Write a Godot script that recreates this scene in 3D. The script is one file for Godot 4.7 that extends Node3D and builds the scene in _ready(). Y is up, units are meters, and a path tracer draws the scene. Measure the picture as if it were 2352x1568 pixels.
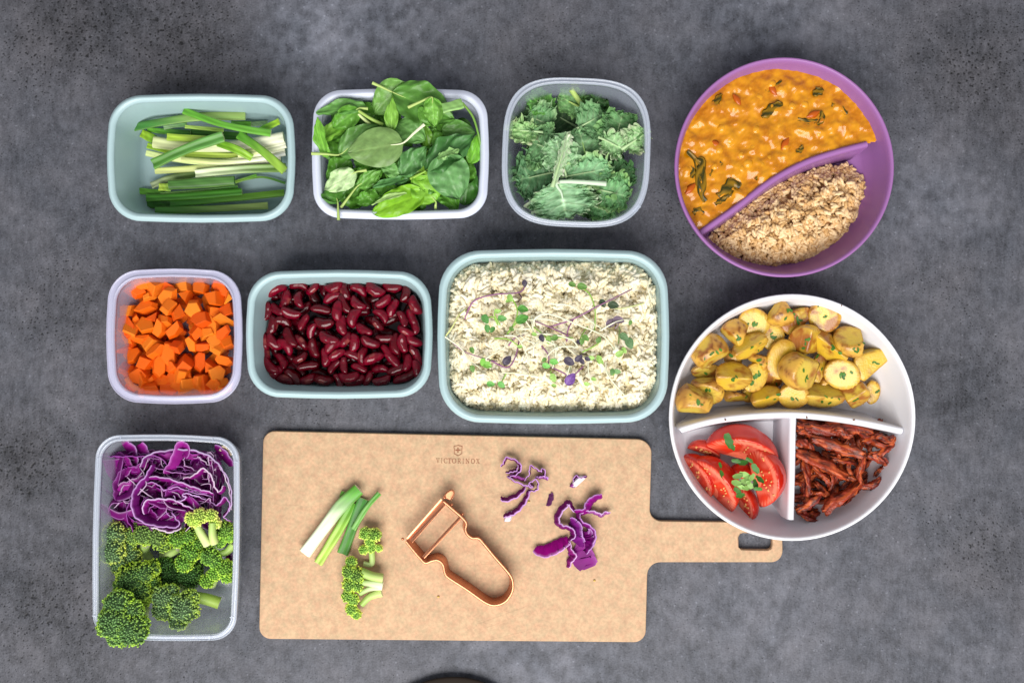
extends Node3D
# A flat lay of food boxes on a dark stone worktop, seen from straight above. Units are metres; y is up; the bottom of the photo is +z.

const K := 0.0004        # metres on the worktop per photo unit (the photo is 2352 units wide)
const H := 0.92          # camera height
var rng := RandomNumberGenerator.new()
var nz := FastNoiseLite.new()
var M := {}
var taken := {}
var fox := 0.0
var foy := 0.0
var fos := 1.0
var queue := []          # things whose labels are told apart by their place, see name_by_place()


# ---------------------------------------------------------------- mesh building
class Geo:
	var v := PackedVector3Array()
	var n := PackedVector3Array()
	var c := PackedColorArray()
	var u := PackedVector2Array()
	var x := PackedInt32Array()

	func push(p: PackedVector3Array, col: PackedColorArray, uv: PackedVector2Array, t: PackedInt32Array, solid: bool) -> void:
		if solid:
			var vol := 0.0
			for k in range(0, t.size(), 3):
				vol += p[t[k]].dot(p[t[k + 1]].cross(p[t[k + 2]]))
			if vol > 0.0:
				for k in range(0, t.size(), 3):
					var s := t[k + 1]
					t[k + 1] = t[k + 2]
					t[k + 2] = s
		var nn := PackedVector3Array()
		nn.resize(p.size())
		for k in range(0, t.size(), 3):
			var a := t[k]
			var b := t[k + 1]
			var d := t[k + 2]
			var f := (p[d] - p[a]).cross(p[b] - p[a])
			nn[a] += f
			nn[b] += f
			nn[d] += f
		for k in nn.size():
			nn[k] = nn[k].normalized()
		var base := v.size()
		v.append_array(p)
		n.append_array(nn)
		c.append_array(col)
		u.append_array(uv)
		for k in t:
			x.append(base + k)

	# rows x cols points; wrap joins the last column to the first; caps close a wrapped grid
	func grid(p: PackedVector3Array, rows: int, cols: int, wrap: bool, col: PackedColorArray, solid := false, cap := 0, capc := Color.WHITE, uv := PackedVector2Array()) -> void:
		var t := PackedInt32Array()
		var m := cols if wrap else cols - 1
		for r in rows - 1:
			for k in m:
				var k2 := (k + 1) % cols
				var a := r * cols + k
				var b := r * cols + k2
				var d := a + cols
				var e := b + cols
				t.append(a); t.append(b); t.append(d)
				t.append(b); t.append(e); t.append(d)
		var q := p.duplicate()
		var cc := col.duplicate()
		if cap:
			for last in [false, true]:
				var r0 := (rows - 1) * cols if last else 0
				var mid := Vector3.ZERO
				for k in cols:
					mid += p[r0 + k] / cols
				var s := r0
				if cap == 2:      # a hard edge, with a colour of its own
					s = q.size()
					for k in cols:
						q.append(p[r0 + k])
						cc.append(capc)
				var ci := q.size()
				q.append(mid)
				cc.append(capc if cap == 2 else col[r0])
				for k in cols:
					var a := s + k
					var b := s + (k + 1) % cols
					if last:
						t.append(a); t.append(b); t.append(ci)
					else:
						t.append(b); t.append(a); t.append(ci)
		if uv.size() == 0:
			uv.resize(q.size())
		push(q, cc, uv, t, solid)

	func flat(p: PackedVector3Array, face: PackedInt32Array, col: Color) -> void:   # face: triangles, each with its own corners
		var q := PackedVector3Array()
		var cc := PackedColorArray()
		var t := PackedInt32Array()
		for k in face:
			t.append(q.size())
			q.append(p[k])
			cc.append(col)
		var uv := PackedVector2Array()
		uv.resize(q.size())
		push(q, cc, uv, t, true)

	func add(g: Geo, tr: Transform3D, tint: Color) -> void:
		var base := v.size()
		v.append_array(tr * g.v)
		var b := tr.basis.inverse().transposed()
		var nn := Transform3D(b, Vector3.ZERO) * g.n
		for k in nn.size():
			nn[k] = nn[k].normalized()
		n.append_array(nn)
		var cc := PackedColorArray()
		cc.resize(g.v.size())
		if g.c.size() and tint.a < 0.99:
			for k in cc.size():
				cc[k] = Color(g.c[k].r * tint.r, g.c[k].g * tint.g, g.c[k].b * tint.b)
		else:
			cc.fill(tint)
		c.append_array(cc)
		u.append_array(g.u)
		for k in g.x:
			x.append(base + k)

	func mesh() -> ArrayMesh:
		var a := []
		a.resize(Mesh.ARRAY_MAX)
		a[Mesh.ARRAY_VERTEX] = v
		a[Mesh.ARRAY_NORMAL] = n
		a[Mesh.ARRAY_COLOR] = c
		a[Mesh.ARRAY_TEX_UV] = u
		a[Mesh.ARRAY_INDEX] = x
		var me := ArrayMesh.new()
		me.add_surface_from_arrays(Mesh.PRIMITIVE_TRIANGLES, a)
		return me


func P(x: float, y: float, h := 0.0) -> Vector3:      # a point of the photo's plan that lies h above the worktop
	var s := K * (H - h) / H
	return Vector3((x - 1176.0) * s, h, (y - 784.0) * s)


func frame(x: float, y: float, s: float) -> void:     # the measuring frame of one enlarged piece of the photo
	fox = x
	foy = y
	fos = s


func Q(x: float, y: float, h := 0.0) -> Vector3:
	return P(fox + x * fos, foy + y * fos, h)


func S(px: float, h := 0.0) -> float:
	return px * fos * K * (H - h) / H


func C(r: float, g: float, b: float) -> Color:        # 0..255 as a screen shows it -> linear
	return Color(r / 255.0, g / 255.0, b / 255.0).srgb_to_linear()


func rf(a: float, b: float) -> float:
	return rng.randf_range(a, b)


func shade(c: Color, amount: float) -> Color:         # the natural variation of one piece's colour
	var k := 1.0 + rf(-amount, amount)
	return Color(c.r * k, c.g * k, c.b * k)


# ---------------------------------------------------------------- naming
func numbered(called: String) -> String:
	var k: int = taken.get(called, 0)
	taken[called] = k + 1
	return called if k == 0 else "%s_%03d" % [called, k]


func tag(o: Node, label: String, category: String, group := "", kind := "") -> Node:
	o.set_meta("label", label)
	if category: o.set_meta("category", category)
	if group: o.set_meta("group", group)
	if kind: o.set_meta("kind", kind)
	return o


func thing(called: String, label: String, category: String, at: Vector3, group := "") -> Node3D:
	var o := Node3D.new()
	o.name = numbered(called)
	add_child(o)
	o.position = at
	tag(o, label, category, group)
	return o


func part(called: String, g: Geo, m: Material, parent: Node3D) -> MeshInstance3D:   # g is in world axes; the part takes its place under its thing
	var o := MeshInstance3D.new()
	o.name = called
	if parent != self:
		var inv: Transform3D = parent.transform.affine_inverse() if parent.get_parent() == self else (parent.get_parent().transform * parent.transform).affine_inverse()
		g.v = inv * g.v
	o.mesh = g.mesh()
	o.material_override = m
	parent.add_child(o, true)
	return o


func solo(called: String, g: Geo, m: Material, label: String, category: String, group := "", kind := "") -> MeshInstance3D:
	var o := MeshInstance3D.new()
	o.name = numbered(called)
	var mid := Vector3.ZERO
	var low := 9.0
	for p in g.v:
		mid += p / g.v.size()
		low = minf(low, p.y)
	mid.y = low
	g.v = Transform3D(Basis(), -mid) * g.v
	o.mesh = g.mesh()
	o.material_override = m
	o.position = mid
	add_child(o)
	tag(o, label, category, group, kind)
	return o


const NTH := ["first", "second", "third", "fourth", "fifth", "sixth", "seventh", "eighth", "ninth", "tenth", "eleventh", "twelfth", "thirteenth", "fourteenth", "fifteenth", "sixteenth"]


# labels of many alike pieces in one box: where each lies and how it leans, and if that is not enough its rank from the left
func later(o: Node3D, what: String, lean: String, where: String, box: Rect2, at: Vector3) -> void:
	var fx := clampf((at.x - box.position.x) / box.size.x, 0, 0.999)
	var fz := clampf((at.z - box.position.y) / box.size.y, 0, 0.999)
	var rows := ["upper", "middle", "lower"]
	var colsn := ["left", "centre", "right"]
	queue.append([o, what, lean, "%s %s of the %s" % [rows[int(fz * 3)], colsn[int(fx * 3)], where], at.x])


# a point kept inside a box's inner rectangle
func keep_in(p: Vector3, c: Vector3, a: float, b: float) -> Vector3:
	return Vector3(clampf(p.x, c.x - a, c.x + a), p.y, clampf(p.z, c.z - b, c.z + b))


func name_by_place() -> void:
	var sets := {}
	for q in queue:
		var key: String = q[1] + "|" + q[2] + "|" + q[3]
		if not sets.has(key):
			sets[key] = []
		sets[key].append(q)
	for key in sets:
		var list: Array = sets[key]
		list.sort_custom(func(a, b): return a[4] < b[4])
		for k in list.size():
			var q: Array = list[k]
			var rank := "" if list.size() == 1 else ("leftmost " if k == 0 else "rightmost " if k == list.size() - 1 else "%s from left " % NTH[mini(k, 15)])
			var text := "%s %s, %sin the %s" % [q[1], q[2], rank, q[3]]
			q[0].set_meta("label", text.replace(" ,", ","))


func lean_of(deg: float) -> String:
	var a := fposmod(deg, 180.0)
	if a < 20.0 or a > 160.0:
		return "level"
	if a < 70.0:
		return "falling rightwards"
	if a <= 110.0:
		return "upright"
	return "rising rightwards"


# ---------------------------------------------------------------- materials
func mat(key: String, color: Color, rough: float, o := {}) -> StandardMaterial3D:
	if M.has(key):
		return M[key]
	var m := StandardMaterial3D.new()
	m.resource_name = key
	m.albedo_color = color.linear_to_srgb()
	m.roughness = rough
	m.metallic_specular = o.get("spec", 0.5) * 0.78
	m.metallic = o.get("metal", 0.0)
	if o.get("vc", false):
		m.vertex_color_use_as_albedo = true
	if o.has("alpha"):
		m.transparency = BaseMaterial3D.TRANSPARENCY_ALPHA
		m.albedo_color.a = o.alpha
		m.cull_mode = BaseMaterial3D.CULL_DISABLED
	if o.has("back"):
		m.backlight_enabled = true
		m.backlight = Color(o.back, o.back, o.back)
		m.cull_mode = BaseMaterial3D.CULL_DISABLED
	if o.has("coat"):
		m.clearcoat_enabled = true
		m.clearcoat = o.coat
		m.clearcoat_roughness = o.get("coat_rough", 0.15)
	if o.has("tex"):
		m.albedo_texture = o.tex
	if o.has("bump"):
		m.heightmap_enabled = true
		m.heightmap_texture = o.bump
		m.heightmap_scale = o.bump_scale
	if o.has("tri"):
		m.uv1_triplanar = true
		m.uv1_world_triplanar = o.get("world", false)
		m.uv1_scale = Vector3.ONE * o.tri
	M[key] = m
	return m


func noise_tex(size: int, freq: float, sd: int, octaves: int, lo := 0.0, hi := 1.0) -> ImageTexture:
	var f := FastNoiseLite.new()
	f.seed = sd
	f.frequency = freq
	f.fractal_octaves = octaves
	var im := f.get_seamless_image(size, size)
	var d := im.get_data()
	for k in d.size():
		d[k] = int(255.0 * lerpf(lo, hi, d[k] / 255.0))
	return ImageTexture.create_from_image(Image.create_from_data(size, size, false, Image.FORMAT_L8, d))


# ---------------------------------------------------------------- shapes
func ring_rect(c: Vector3, a: float, b: float, r: float, y: float, turn: float) -> PackedVector3Array:
	var out := PackedVector3Array()
	r = clampf(r, 0.0005, minf(a, b) - 0.0001)
	for q in 4:
		var sx := [1.0, -1.0, -1.0, 1.0][q] as float
		var sz := [1.0, 1.0, -1.0, -1.0][q] as float
		for k in 11:
			var t := (q + k / 10.0) * PI / 2
			var p := Vector3(sx * (a - r) + r * cos(t), 0, sz * (b - r) + r * sin(t)).rotated(Vector3.UP, turn)
			out.append(Vector3(c.x + p.x, y, c.z + p.z))
		for k in 3:      # a few points along the straight side, bowed out by a hair as moulded sides are
			var f := (k + 1) / 4.0
			var bow := 0.0012 * sin(f * PI)
			var p: Vector3
			match q:
				0: p = Vector3(lerpf(a - r, r - a, f), 0, b + bow)
				1: p = Vector3(-a - bow, 0, lerpf(b - r, r - b, f))
				2: p = Vector3(lerpf(r - a, a - r, f), 0, -b - bow)
				_: p = Vector3(a + bow, 0, lerpf(r - b, b - r, f))
			p = p.rotated(Vector3.UP, turn)
			out.append(Vector3(c.x + p.x, y, c.z + p.z))
	return out


func ring_super(c: Vector3, a: float, b: float, e: float, y: float, turn: float) -> PackedVector3Array:
	var out := PackedVector3Array()
	for k in 72:
		var t := k * TAU / 72
		var p := Vector3(a * signf(cos(t)) * pow(absf(cos(t)), 2.0 / e), 0, b * signf(sin(t)) * pow(absf(sin(t)), 2.0 / e)).rotated(Vector3.UP, turn)
		out.append(Vector3(c.x + p.x, y, c.z + p.z))
	return out


func loft(rings: Array, col: Color, cap: int, closed := false) -> Geo:
	var g := Geo.new()
	var p := PackedVector3Array()
	for r in rings:
		p.append_array(r)
	var rows := rings.size()
	if closed:
		p.append_array(rings[0])
		rows += 1
	var cc := PackedColorArray()
	cc.resize(p.size())
	cc.fill(col)
	g.grid(p, rows, rings[0].size(), true, cc, not closed, cap, col)
	if closed:                      # a hoop: join its seam, and turn it the right way out
		var cols: int = rings[0].size()
		for k in cols:
			var s := (g.n[k] + g.n[(rows - 1) * cols + k]).normalized()
			g.n[k] = s
			g.n[(rows - 1) * cols + k] = s
		var mid := Vector3.ZERO
		for q in p:
			mid += q / p.size()
		var out := 0.0
		var best := -9.0
		for k in p.size():
			if p[k].y > best:
				best = p[k].y
				out = g.n[k].y
		if out < 0.0:
			for k in range(0, g.x.size(), 3):
				var s2 := g.x[k + 1]
				g.x[k + 1] = g.x[k + 2]
				g.x[k + 2] = s2
			for k in g.n.size():
				g.n[k] = -g.n[k]
	return g


# a food box: shape(inset, y) gives a ring; e is how far the wall stands inside the rim's outer edge
func food_box(shape: Callable, h: float, e: float, draft: float, th: float, called: String, label: String, cat: String, body_m: Material, rim_m: Material, style: int, group := "") -> Node3D:
	var at: PackedVector3Array = shape.call(0.0, 0.0)
	var mid := Vector3.ZERO
	for p in at:
		mid += p / at.size()
	var t := thing(called, label, cat, mid, group)
	var prof := [[e + draft + 0.012, 0.0006], [e + draft + 0.003, 0.0008], [e + draft + 0.0006, 0.003], [e + draft * 0.86, 0.009], [e + draft * 0.4, h * 0.55], [e, h - 0.005],
		[e + th, h - 0.003], [e + draft * 0.4 + th, h * 0.55], [e + draft * 0.86 + th, 0.0105], [e + draft + th + 0.0009, 0.006], [e + draft + th + 0.0035, 0.0034], [e + draft + th + 0.008, 0.0026], [e + draft + th + 0.014, 0.0024]]
	var rings := []
	for q in prof:
		rings.append(shape.call(q[0], q[1]))
	part("body", loft(rings, Color.WHITE, 1), body_m, t)
	var rp: Array
	if style == 0:      # a fat rounded rim that slopes outwards
		rp = [[e + th + 0.0002, h - 0.0046], [e + th * 0.8, h - 0.0024], [e + 0.0002, h - 0.0009], [e - 0.0012, h - 0.0002], [e - 0.0020, h], [e - 0.0030, h - 0.0005], [0.0006, h - 0.0022], [0.0, h - 0.0034], [0.0002, h - 0.0052], [0.001, h - 0.0056], [e - 0.0004, h - 0.0052]]
	else:               # a thin flange between two raised beads, as of a clip lid
		rp = [[e + th + 0.0002, h - 0.0042], [e + th * 0.8, h - 0.0014], [e + 0.0002, h - 0.0004], [e - 0.0004, h], [e - 0.0010, h - 0.0007], [e - 0.0013, h - 0.0018], [0.0014, h - 0.0022], [0.0010, h - 0.0012], [0.0004, h - 0.0010], [0.0, h - 0.002], [0.0002, h - 0.0046], [0.0012, h - 0.0048], [0.002, h - 0.0034], [e - 0.0006, h - 0.0036]]
	rings = []
	for q in rp:
		rings.append(shape.call(q[0], q[1]))
	part("rim", loft(rings, Color.WHITE, 0, true), rim_m, t)
	return t


func lathe_rings(c: Vector3, prof: Array, seg := 96) -> Array:
	var rings := []
	for q in prof:
		var r := PackedVector3Array()
		for k in seg:
			var a := k * TAU / seg
			r.append(Vector3(c.x + q[0] * cos(a), q[1], c.z + q[0] * sin(a)))
		rings.append(r)
	return rings


func smooth_path(pts: Array, n: int) -> PackedVector3Array:      # Catmull-Rom through the points, n samples
	var out := PackedVector3Array()
	var m := pts.size()
	for k in n:
		var f := k * (m - 1.0) / (n - 1.0)
		var i := mini(int(f), m - 2)
		var t := f - i
		var a: Vector3 = pts[maxi(i - 1, 0)]
		var d: Vector3 = pts[mini(i + 2, m - 1)]
		out.append((pts[i] as Vector3).cubic_interpolate(pts[i + 1], a, d, t))
	return out


# a tube or strap along a path; sect holds (across, up) points, scale(t) their size; up leans each section
func sweep(path: PackedVector3Array, sect: PackedVector2Array, size: Callable, cols: Callable, cap := 2, capc := Color.WHITE, up := Vector3.UP) -> Geo:
	var g := Geo.new()
	var p := PackedVector3Array()
	var cc := PackedColorArray()
	var m := path.size()
	for k in m:
		var dir := (path[mini(k + 1, m - 1)] - path[maxi(k - 1, 0)]).normalized()
		var side := dir.cross(up).normalized()
		var u2 := side.cross(dir)
		var t := k / (m - 1.0)
		var s: Vector2 = size.call(t)
		for j in sect.size():
			p.append(path[k] + side * sect[j].x * s.x + u2 * sect[j].y * s.y)
			cc.append(cols.call(t, j))
	g.grid(p, m, sect.size(), true, cc, true, cap, capc)
	return g


func circle_sect(n: int) -> PackedVector2Array:
	var s := PackedVector2Array()
	for k in n:
		s.append(Vector2(cos(k * TAU / n), sin(k * TAU / n)))
	return s


func tube(pts: Array, r0: float, r1: float, c0: Color, c1: Color, n := 12, sides := 6) -> Geo:
	return sweep(smooth_path(pts, n), circle_sect(sides), func(t): return Vector2.ONE * lerpf(r0, r1, t), func(t, _j): return c0.lerp(c1, t), 2, c1)


func ball(rows: int, cols: int) -> Geo:       # a unit ball to be stretched into grains and buds
	var p := PackedVector3Array()
	for r in rows:
		var a := PI * (r + 0.35) / (rows - 0.3)
		for k in cols:
			var b := (k + 0.5 * (r % 2)) * TAU / cols
			p.append(Vector3(sin(a) * cos(b), cos(a), sin(a) * sin(b)))
	var cc := PackedColorArray()
	cc.resize(p.size())
	cc.fill(Color.WHITE)
	var g := Geo.new()
	g.grid(p, rows, cols, true, cc, true, 1)
	return g


# ---------------------------------------------------------------- light and camera
func set_camera_and_light() -> void:
	var cam := Camera3D.new()
	cam.name = "camera"
	add_child(cam)
	cam.position = Vector3(0, H, 0)
	cam.rotation_degrees = Vector3(-90, 0, 0)
	cam.fov = rad_to_deg(2.0 * atan(784.0 * K / H))
	cam.near = 0.02
	cam.far = 20.0
	cam.current = true
	var env := Environment.new()
	env.background_mode = Environment.BG_COLOR
	env.background_color = Color(0.70, 0.70, 0.715)
	env.background_energy_multiplier = 1.0
	env.tonemap_mode = Environment.TONE_MAPPER_LINEAR
	env.tonemap_exposure = 0.9
	env.sdfgi_enabled = true
	env.ssao_enabled = true
	env.ssil_enabled = true
	var we := WorldEnvironment.new()
	we.name = "environment"
	we.environment = env
	add_child(we)
	# the daylight of a tall window beyond the lower edge of the photo
	var win := AreaLight3D.new()
	win.name = "window_light"
	win.area_size = Vector2(2.4, 1.8)
	win.light_color = Color(1.0, 0.985, 0.965)
	win.light_energy = 13.8
	win.area_range = 8.0
	win.shadow_enabled = true
	add_child(win)
	win.look_at_from_position(Vector3(-0.05, 2.15, 1.55), Vector3(0, 0, -0.02), Vector3.UP)


# ---------------------------------------------------------------- worktop
func noise_bytes(w: int, h: int, freq: float, sd: int, octaves: int, kind := FastNoiseLite.TYPE_SIMPLEX_SMOOTH) -> PackedByteArray:
	var f := FastNoiseLite.new()
	f.noise_type = kind
	f.seed = sd
	f.frequency = freq
	f.fractal_octaves = octaves
	return f.get_image(w, h, false, false, false).get_data()


func make_worktop() -> void:
	var w := 2048
	var h := 1408
	var wide := 1.28
	var px := wide / w
	var cloud := noise_bytes(w, h, 0.0032, 3, 4)
	var cloud2 := noise_bytes(w, h, 0.011, 8, 4)
	var smear := noise_bytes(w, h, 0.035, 21, 4)
	var grit := noise_bytes(w, h, 0.30, 5, 2)
	var pit := noise_bytes(w, h, 0.11, 17, 3)
	var where := noise_bytes(w, h, 0.0065, 29, 3)
	var streak := noise_bytes(w, h / 4 + 1, 0.13, 71, 3)
	var dots := noise_bytes(w, h, 0.115, 41, 1, FastNoiseLite.TYPE_CELLULAR)
	var bits := noise_bytes(w, h, 0.05, 43, 1, FastNoiseLite.TYPE_CELLULAR)
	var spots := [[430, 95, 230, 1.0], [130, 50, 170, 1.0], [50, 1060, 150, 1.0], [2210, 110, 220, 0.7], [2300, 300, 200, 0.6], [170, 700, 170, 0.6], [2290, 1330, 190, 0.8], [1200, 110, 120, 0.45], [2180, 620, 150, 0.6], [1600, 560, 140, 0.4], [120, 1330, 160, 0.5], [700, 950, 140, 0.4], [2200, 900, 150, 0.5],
		[860, 150, 260, -1.0], [2170, 470, 200, -0.8], [1780, 70, 230, -0.7], [690, 60, 150, -0.8], [600, 560, 160, -0.4], [1230, 1520, 260, -0.6], [2250, 1450, 160, -0.5], [1750, 1400, 220, -0.4], [150, 1500, 260, 0.5]]  # the last spot is corner vignette darkening painted into the stone colour
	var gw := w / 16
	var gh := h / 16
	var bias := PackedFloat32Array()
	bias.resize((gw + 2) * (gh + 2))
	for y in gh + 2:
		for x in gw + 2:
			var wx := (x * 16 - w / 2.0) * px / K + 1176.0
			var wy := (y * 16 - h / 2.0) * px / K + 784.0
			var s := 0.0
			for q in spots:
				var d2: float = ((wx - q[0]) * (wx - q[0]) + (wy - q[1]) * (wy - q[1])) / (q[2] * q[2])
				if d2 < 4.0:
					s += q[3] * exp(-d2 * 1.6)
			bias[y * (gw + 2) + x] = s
	var tone := PackedFloat32Array()
	var col := PackedByteArray()
	var hgt := PackedByteArray()
	col.resize(w * h * 3)
	hgt.resize(w * h)
	var srgb := PackedByteArray()
	srgb.resize(1025)
	for k in 1025:
		srgb[k] = int(255.0 * Color(k / 2048.0, 0, 0).linear_to_srgb().r)
	for y in h:
		var fy := y / 16.0
		var iy := int(fy)
		var ty := fy - iy
		for x in w:
			var i := y * w + x
			var ix := x >> 4
			var tx := (x & 15) / 16.0
			var bi := iy * (gw + 2) + ix
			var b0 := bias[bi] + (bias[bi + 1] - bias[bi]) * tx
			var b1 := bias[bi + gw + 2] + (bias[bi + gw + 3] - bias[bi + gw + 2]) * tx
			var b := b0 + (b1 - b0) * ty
			var n1 := cloud[i] / 255.0 - 0.5
			var n2 := cloud2[i] / 255.0 - 0.5
			var n3 := smear[i] / 255.0 - 0.5
			var g := grit[i] / 255.0 - 0.5
			var p0 := pit[i] / 255.0
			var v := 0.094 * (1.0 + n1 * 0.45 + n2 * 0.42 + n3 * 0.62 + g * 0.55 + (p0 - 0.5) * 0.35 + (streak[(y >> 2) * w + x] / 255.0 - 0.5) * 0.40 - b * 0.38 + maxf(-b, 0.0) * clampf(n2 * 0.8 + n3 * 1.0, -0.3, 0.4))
			var rough := clampf(b * 0.9 + (where[i] / 255.0 - 0.47) * 1.1, 0.0, 1.0)
			var p := pit[i] / 255.0
			var deep := clampf((p - (0.77 - 0.17 * rough)) * 7.0, 0.0, 1.0) * 0.8
			var reach := 6.0 + 31.0 * rough * clampf(p * 1.7 - 0.35, 0.0, 1.0) + 14.0 * clampf(p - 0.62, 0.0, 0.3)
			deep = maxf(deep, clampf((reach - dots[i]) / 5.0, 0.0, 1.0))
			v *= 1.0 - 0.78 * deep
			var ht := 0.62 + g * 0.30 + n3 * 0.22 + (p - 0.5) * 0.25 - deep * 0.55
			if bits[i] < 9 and p > 0.5:      # pale chalky flecks
				v *= 1.45
				ht += 0.15
			v = clampf(v, 0.012, 0.45)
			var warm := n2 * 0.06 + n1 * 0.04 + b * 0.025
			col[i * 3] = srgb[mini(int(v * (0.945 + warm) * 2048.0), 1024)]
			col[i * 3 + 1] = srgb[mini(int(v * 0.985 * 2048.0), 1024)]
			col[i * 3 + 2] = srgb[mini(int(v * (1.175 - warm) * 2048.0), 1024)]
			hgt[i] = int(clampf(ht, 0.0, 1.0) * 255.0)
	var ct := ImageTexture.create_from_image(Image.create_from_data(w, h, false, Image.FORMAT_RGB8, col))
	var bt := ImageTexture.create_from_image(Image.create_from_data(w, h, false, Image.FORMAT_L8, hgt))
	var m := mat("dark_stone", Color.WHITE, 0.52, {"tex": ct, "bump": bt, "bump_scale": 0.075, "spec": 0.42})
	var g := Geo.new()
	var a := wide / 2
	var b := px * h / 2
	var ps := PackedVector3Array([Vector3(-a, 0, -b), Vector3(a, 0, -b), Vector3(-a, 0, b), Vector3(a, 0, b)])
	var cc := PackedColorArray([Color.WHITE, Color.WHITE, Color.WHITE, Color.WHITE])
	g.grid(ps, 2, 2, false, cc, false, 0, Color.WHITE, PackedVector2Array([Vector2(0, 0), Vector2(1, 0), Vector2(0, 1), Vector2(1, 1)]))
	if g.n[0].y < 0:
		var t := g.x.duplicate()
		for k in range(0, t.size(), 3):
			g.x[k + 1] = t[k + 2]
			g.x[k + 2] = t[k + 1]
		for k in 4: g.n[k] = -g.n[k]
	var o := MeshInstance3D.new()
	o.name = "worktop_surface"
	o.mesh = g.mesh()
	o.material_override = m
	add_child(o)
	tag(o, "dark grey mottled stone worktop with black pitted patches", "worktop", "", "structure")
	# the slab under that face
	var slab := Geo.new()
	slab.add(box_geo(Vector3(wide, 0.03, b * 2)), Transform3D(Basis(), Vector3(0, -0.0165, 0)), Color.WHITE)
	var so := MeshInstance3D.new()
	so.name = "worktop_slab"
	so.mesh = slab.mesh()
	so.material_override = mat("slab", Color(0.09, 0.09, 0.1), 0.7)
	o.add_child(so, true)


func box_geo(s: Vector3) -> Geo:
	var g := Geo.new()
	var p := PackedVector3Array()
	for k in 8:
		p.append(Vector3((k & 1) - 0.5, ((k >> 1) & 1) - 0.5, ((k >> 2) & 1) - 0.5) * s)
	g.flat(p, PackedInt32Array([0, 1, 3, 0, 3, 2, 4, 6, 7, 4, 7, 5, 0, 4, 5, 0, 5, 1, 2, 3, 7, 2, 7, 6, 0, 2, 6, 0, 6, 4, 1, 5, 7, 1, 7, 3]), Color.WHITE)
	return g


# ---------------------------------------------------------------- cutting board
func outline_mesh(loop: PackedVector2Array, hole: PackedVector2Array, y0: float, y1: float, bevel: float) -> Geo:
	# a plate from an outline and one hole: top and bottom triangulated, rounded-over edges
	var g := Geo.new()
	var white := func(n: int) -> PackedColorArray:
		var c := PackedColorArray()
		c.resize(n)
		c.fill(Color.WHITE)
		return c
	var inset := func(l: PackedVector2Array, d: float) -> PackedVector2Array:
		var out := PackedVector2Array()
		for k in l.size():
			var t := (l[(k + 1) % l.size()] - l[posmod(k - 1, l.size())]).normalized()
			out.append(l[k] + Vector2(-t.y, t.x) * d)
		return out
	for pair in [[loop, 1.0], [hole, 1.0]]:
		var l: PackedVector2Array = pair[0]
		if l.size() == 0: continue
		var p := PackedVector3Array()
		var steps := [[bevel, y0], [0.0, y0 + bevel], [0.0, y1 - bevel], [bevel * 0.3, y1 - bevel * 0.3], [bevel, y1]]
		for s in steps:
			for q in inset.call(l, s[0]):
				p.append(Vector3(q.x, s[1], q.y))
		g.grid(p, steps.size(), l.size(), true, white.call(p.size()), l == loop)
	var lo: PackedVector2Array = inset.call(loop, bevel)
	var ho: PackedVector2Array = inset.call(hole, bevel) if hole.size() else hole
	var poly := PackedVector2Array(lo)
	if ho.size():        # cut a slit from the hole to the outline
		var bi := 0
		var bj := 0
		var best := 1e9
		for i in lo.size():
			for j in ho.size():
				var d := lo[i].distance_squared_to(ho[j])
				if d < best:
					best = d
					bi = i
					bj = j
		poly = PackedVector2Array()
		for i in bi + 1: poly.append(lo[i])
		for j in ho.size() + 1: poly.append(ho[(bj + j) % ho.size()])
		for i in range(bi, lo.size()): poly.append(lo[i])
	var tri := Geometry2D.triangulate_polygon(poly)
	for y in [y0, y1]:
		var p := PackedVector3Array()
		for q in poly: p.append(Vector3(q.x, y, q.y))
		var t := PackedInt32Array(tri)
		var nrm := (p[t[2]] - p[t[0]]).cross(p[t[1]] - p[t[0]])
		if (nrm.y > 0) != (y == y1):
			for k in range(0, t.size(), 3):
				var s := t[k]
				t[k] = t[k + 1]
				t[k + 1] = s
		var uv := PackedVector2Array()
		uv.resize(p.size())
		g.push(p, white.call(p.size()), uv, t, false)
	return g


func fillet(pts: Array) -> PackedVector2Array:      # corners [x, y, radius] in photo units, turned into arcs
	var out := PackedVector2Array()
	var n := pts.size()
	for k in n:
		var p := Vector2(pts[k][0], pts[k][1])
		var a := (Vector2(pts[posmod(k - 1, n)][0], pts[posmod(k - 1, n)][1]) - p).normalized()
		var b := (Vector2(pts[(k + 1) % n][0], pts[(k + 1) % n][1]) - p).normalized()
		var r: float = pts[k][2]
		var half := a.angle_to(b) / 2
		var d := r / absf(tan(half))
		var c := p + (a + b).normalized() * (r / absf(sin(half)))
		var s := p + a * d - c
		var e := p + b * d - c
		var sweep_a := s.angle_to(e)
		for j in 9:
			out.append(c + s.rotated(sweep_a * j / 8.0))
	return out


const BOARD_Y := 0.0066


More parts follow.
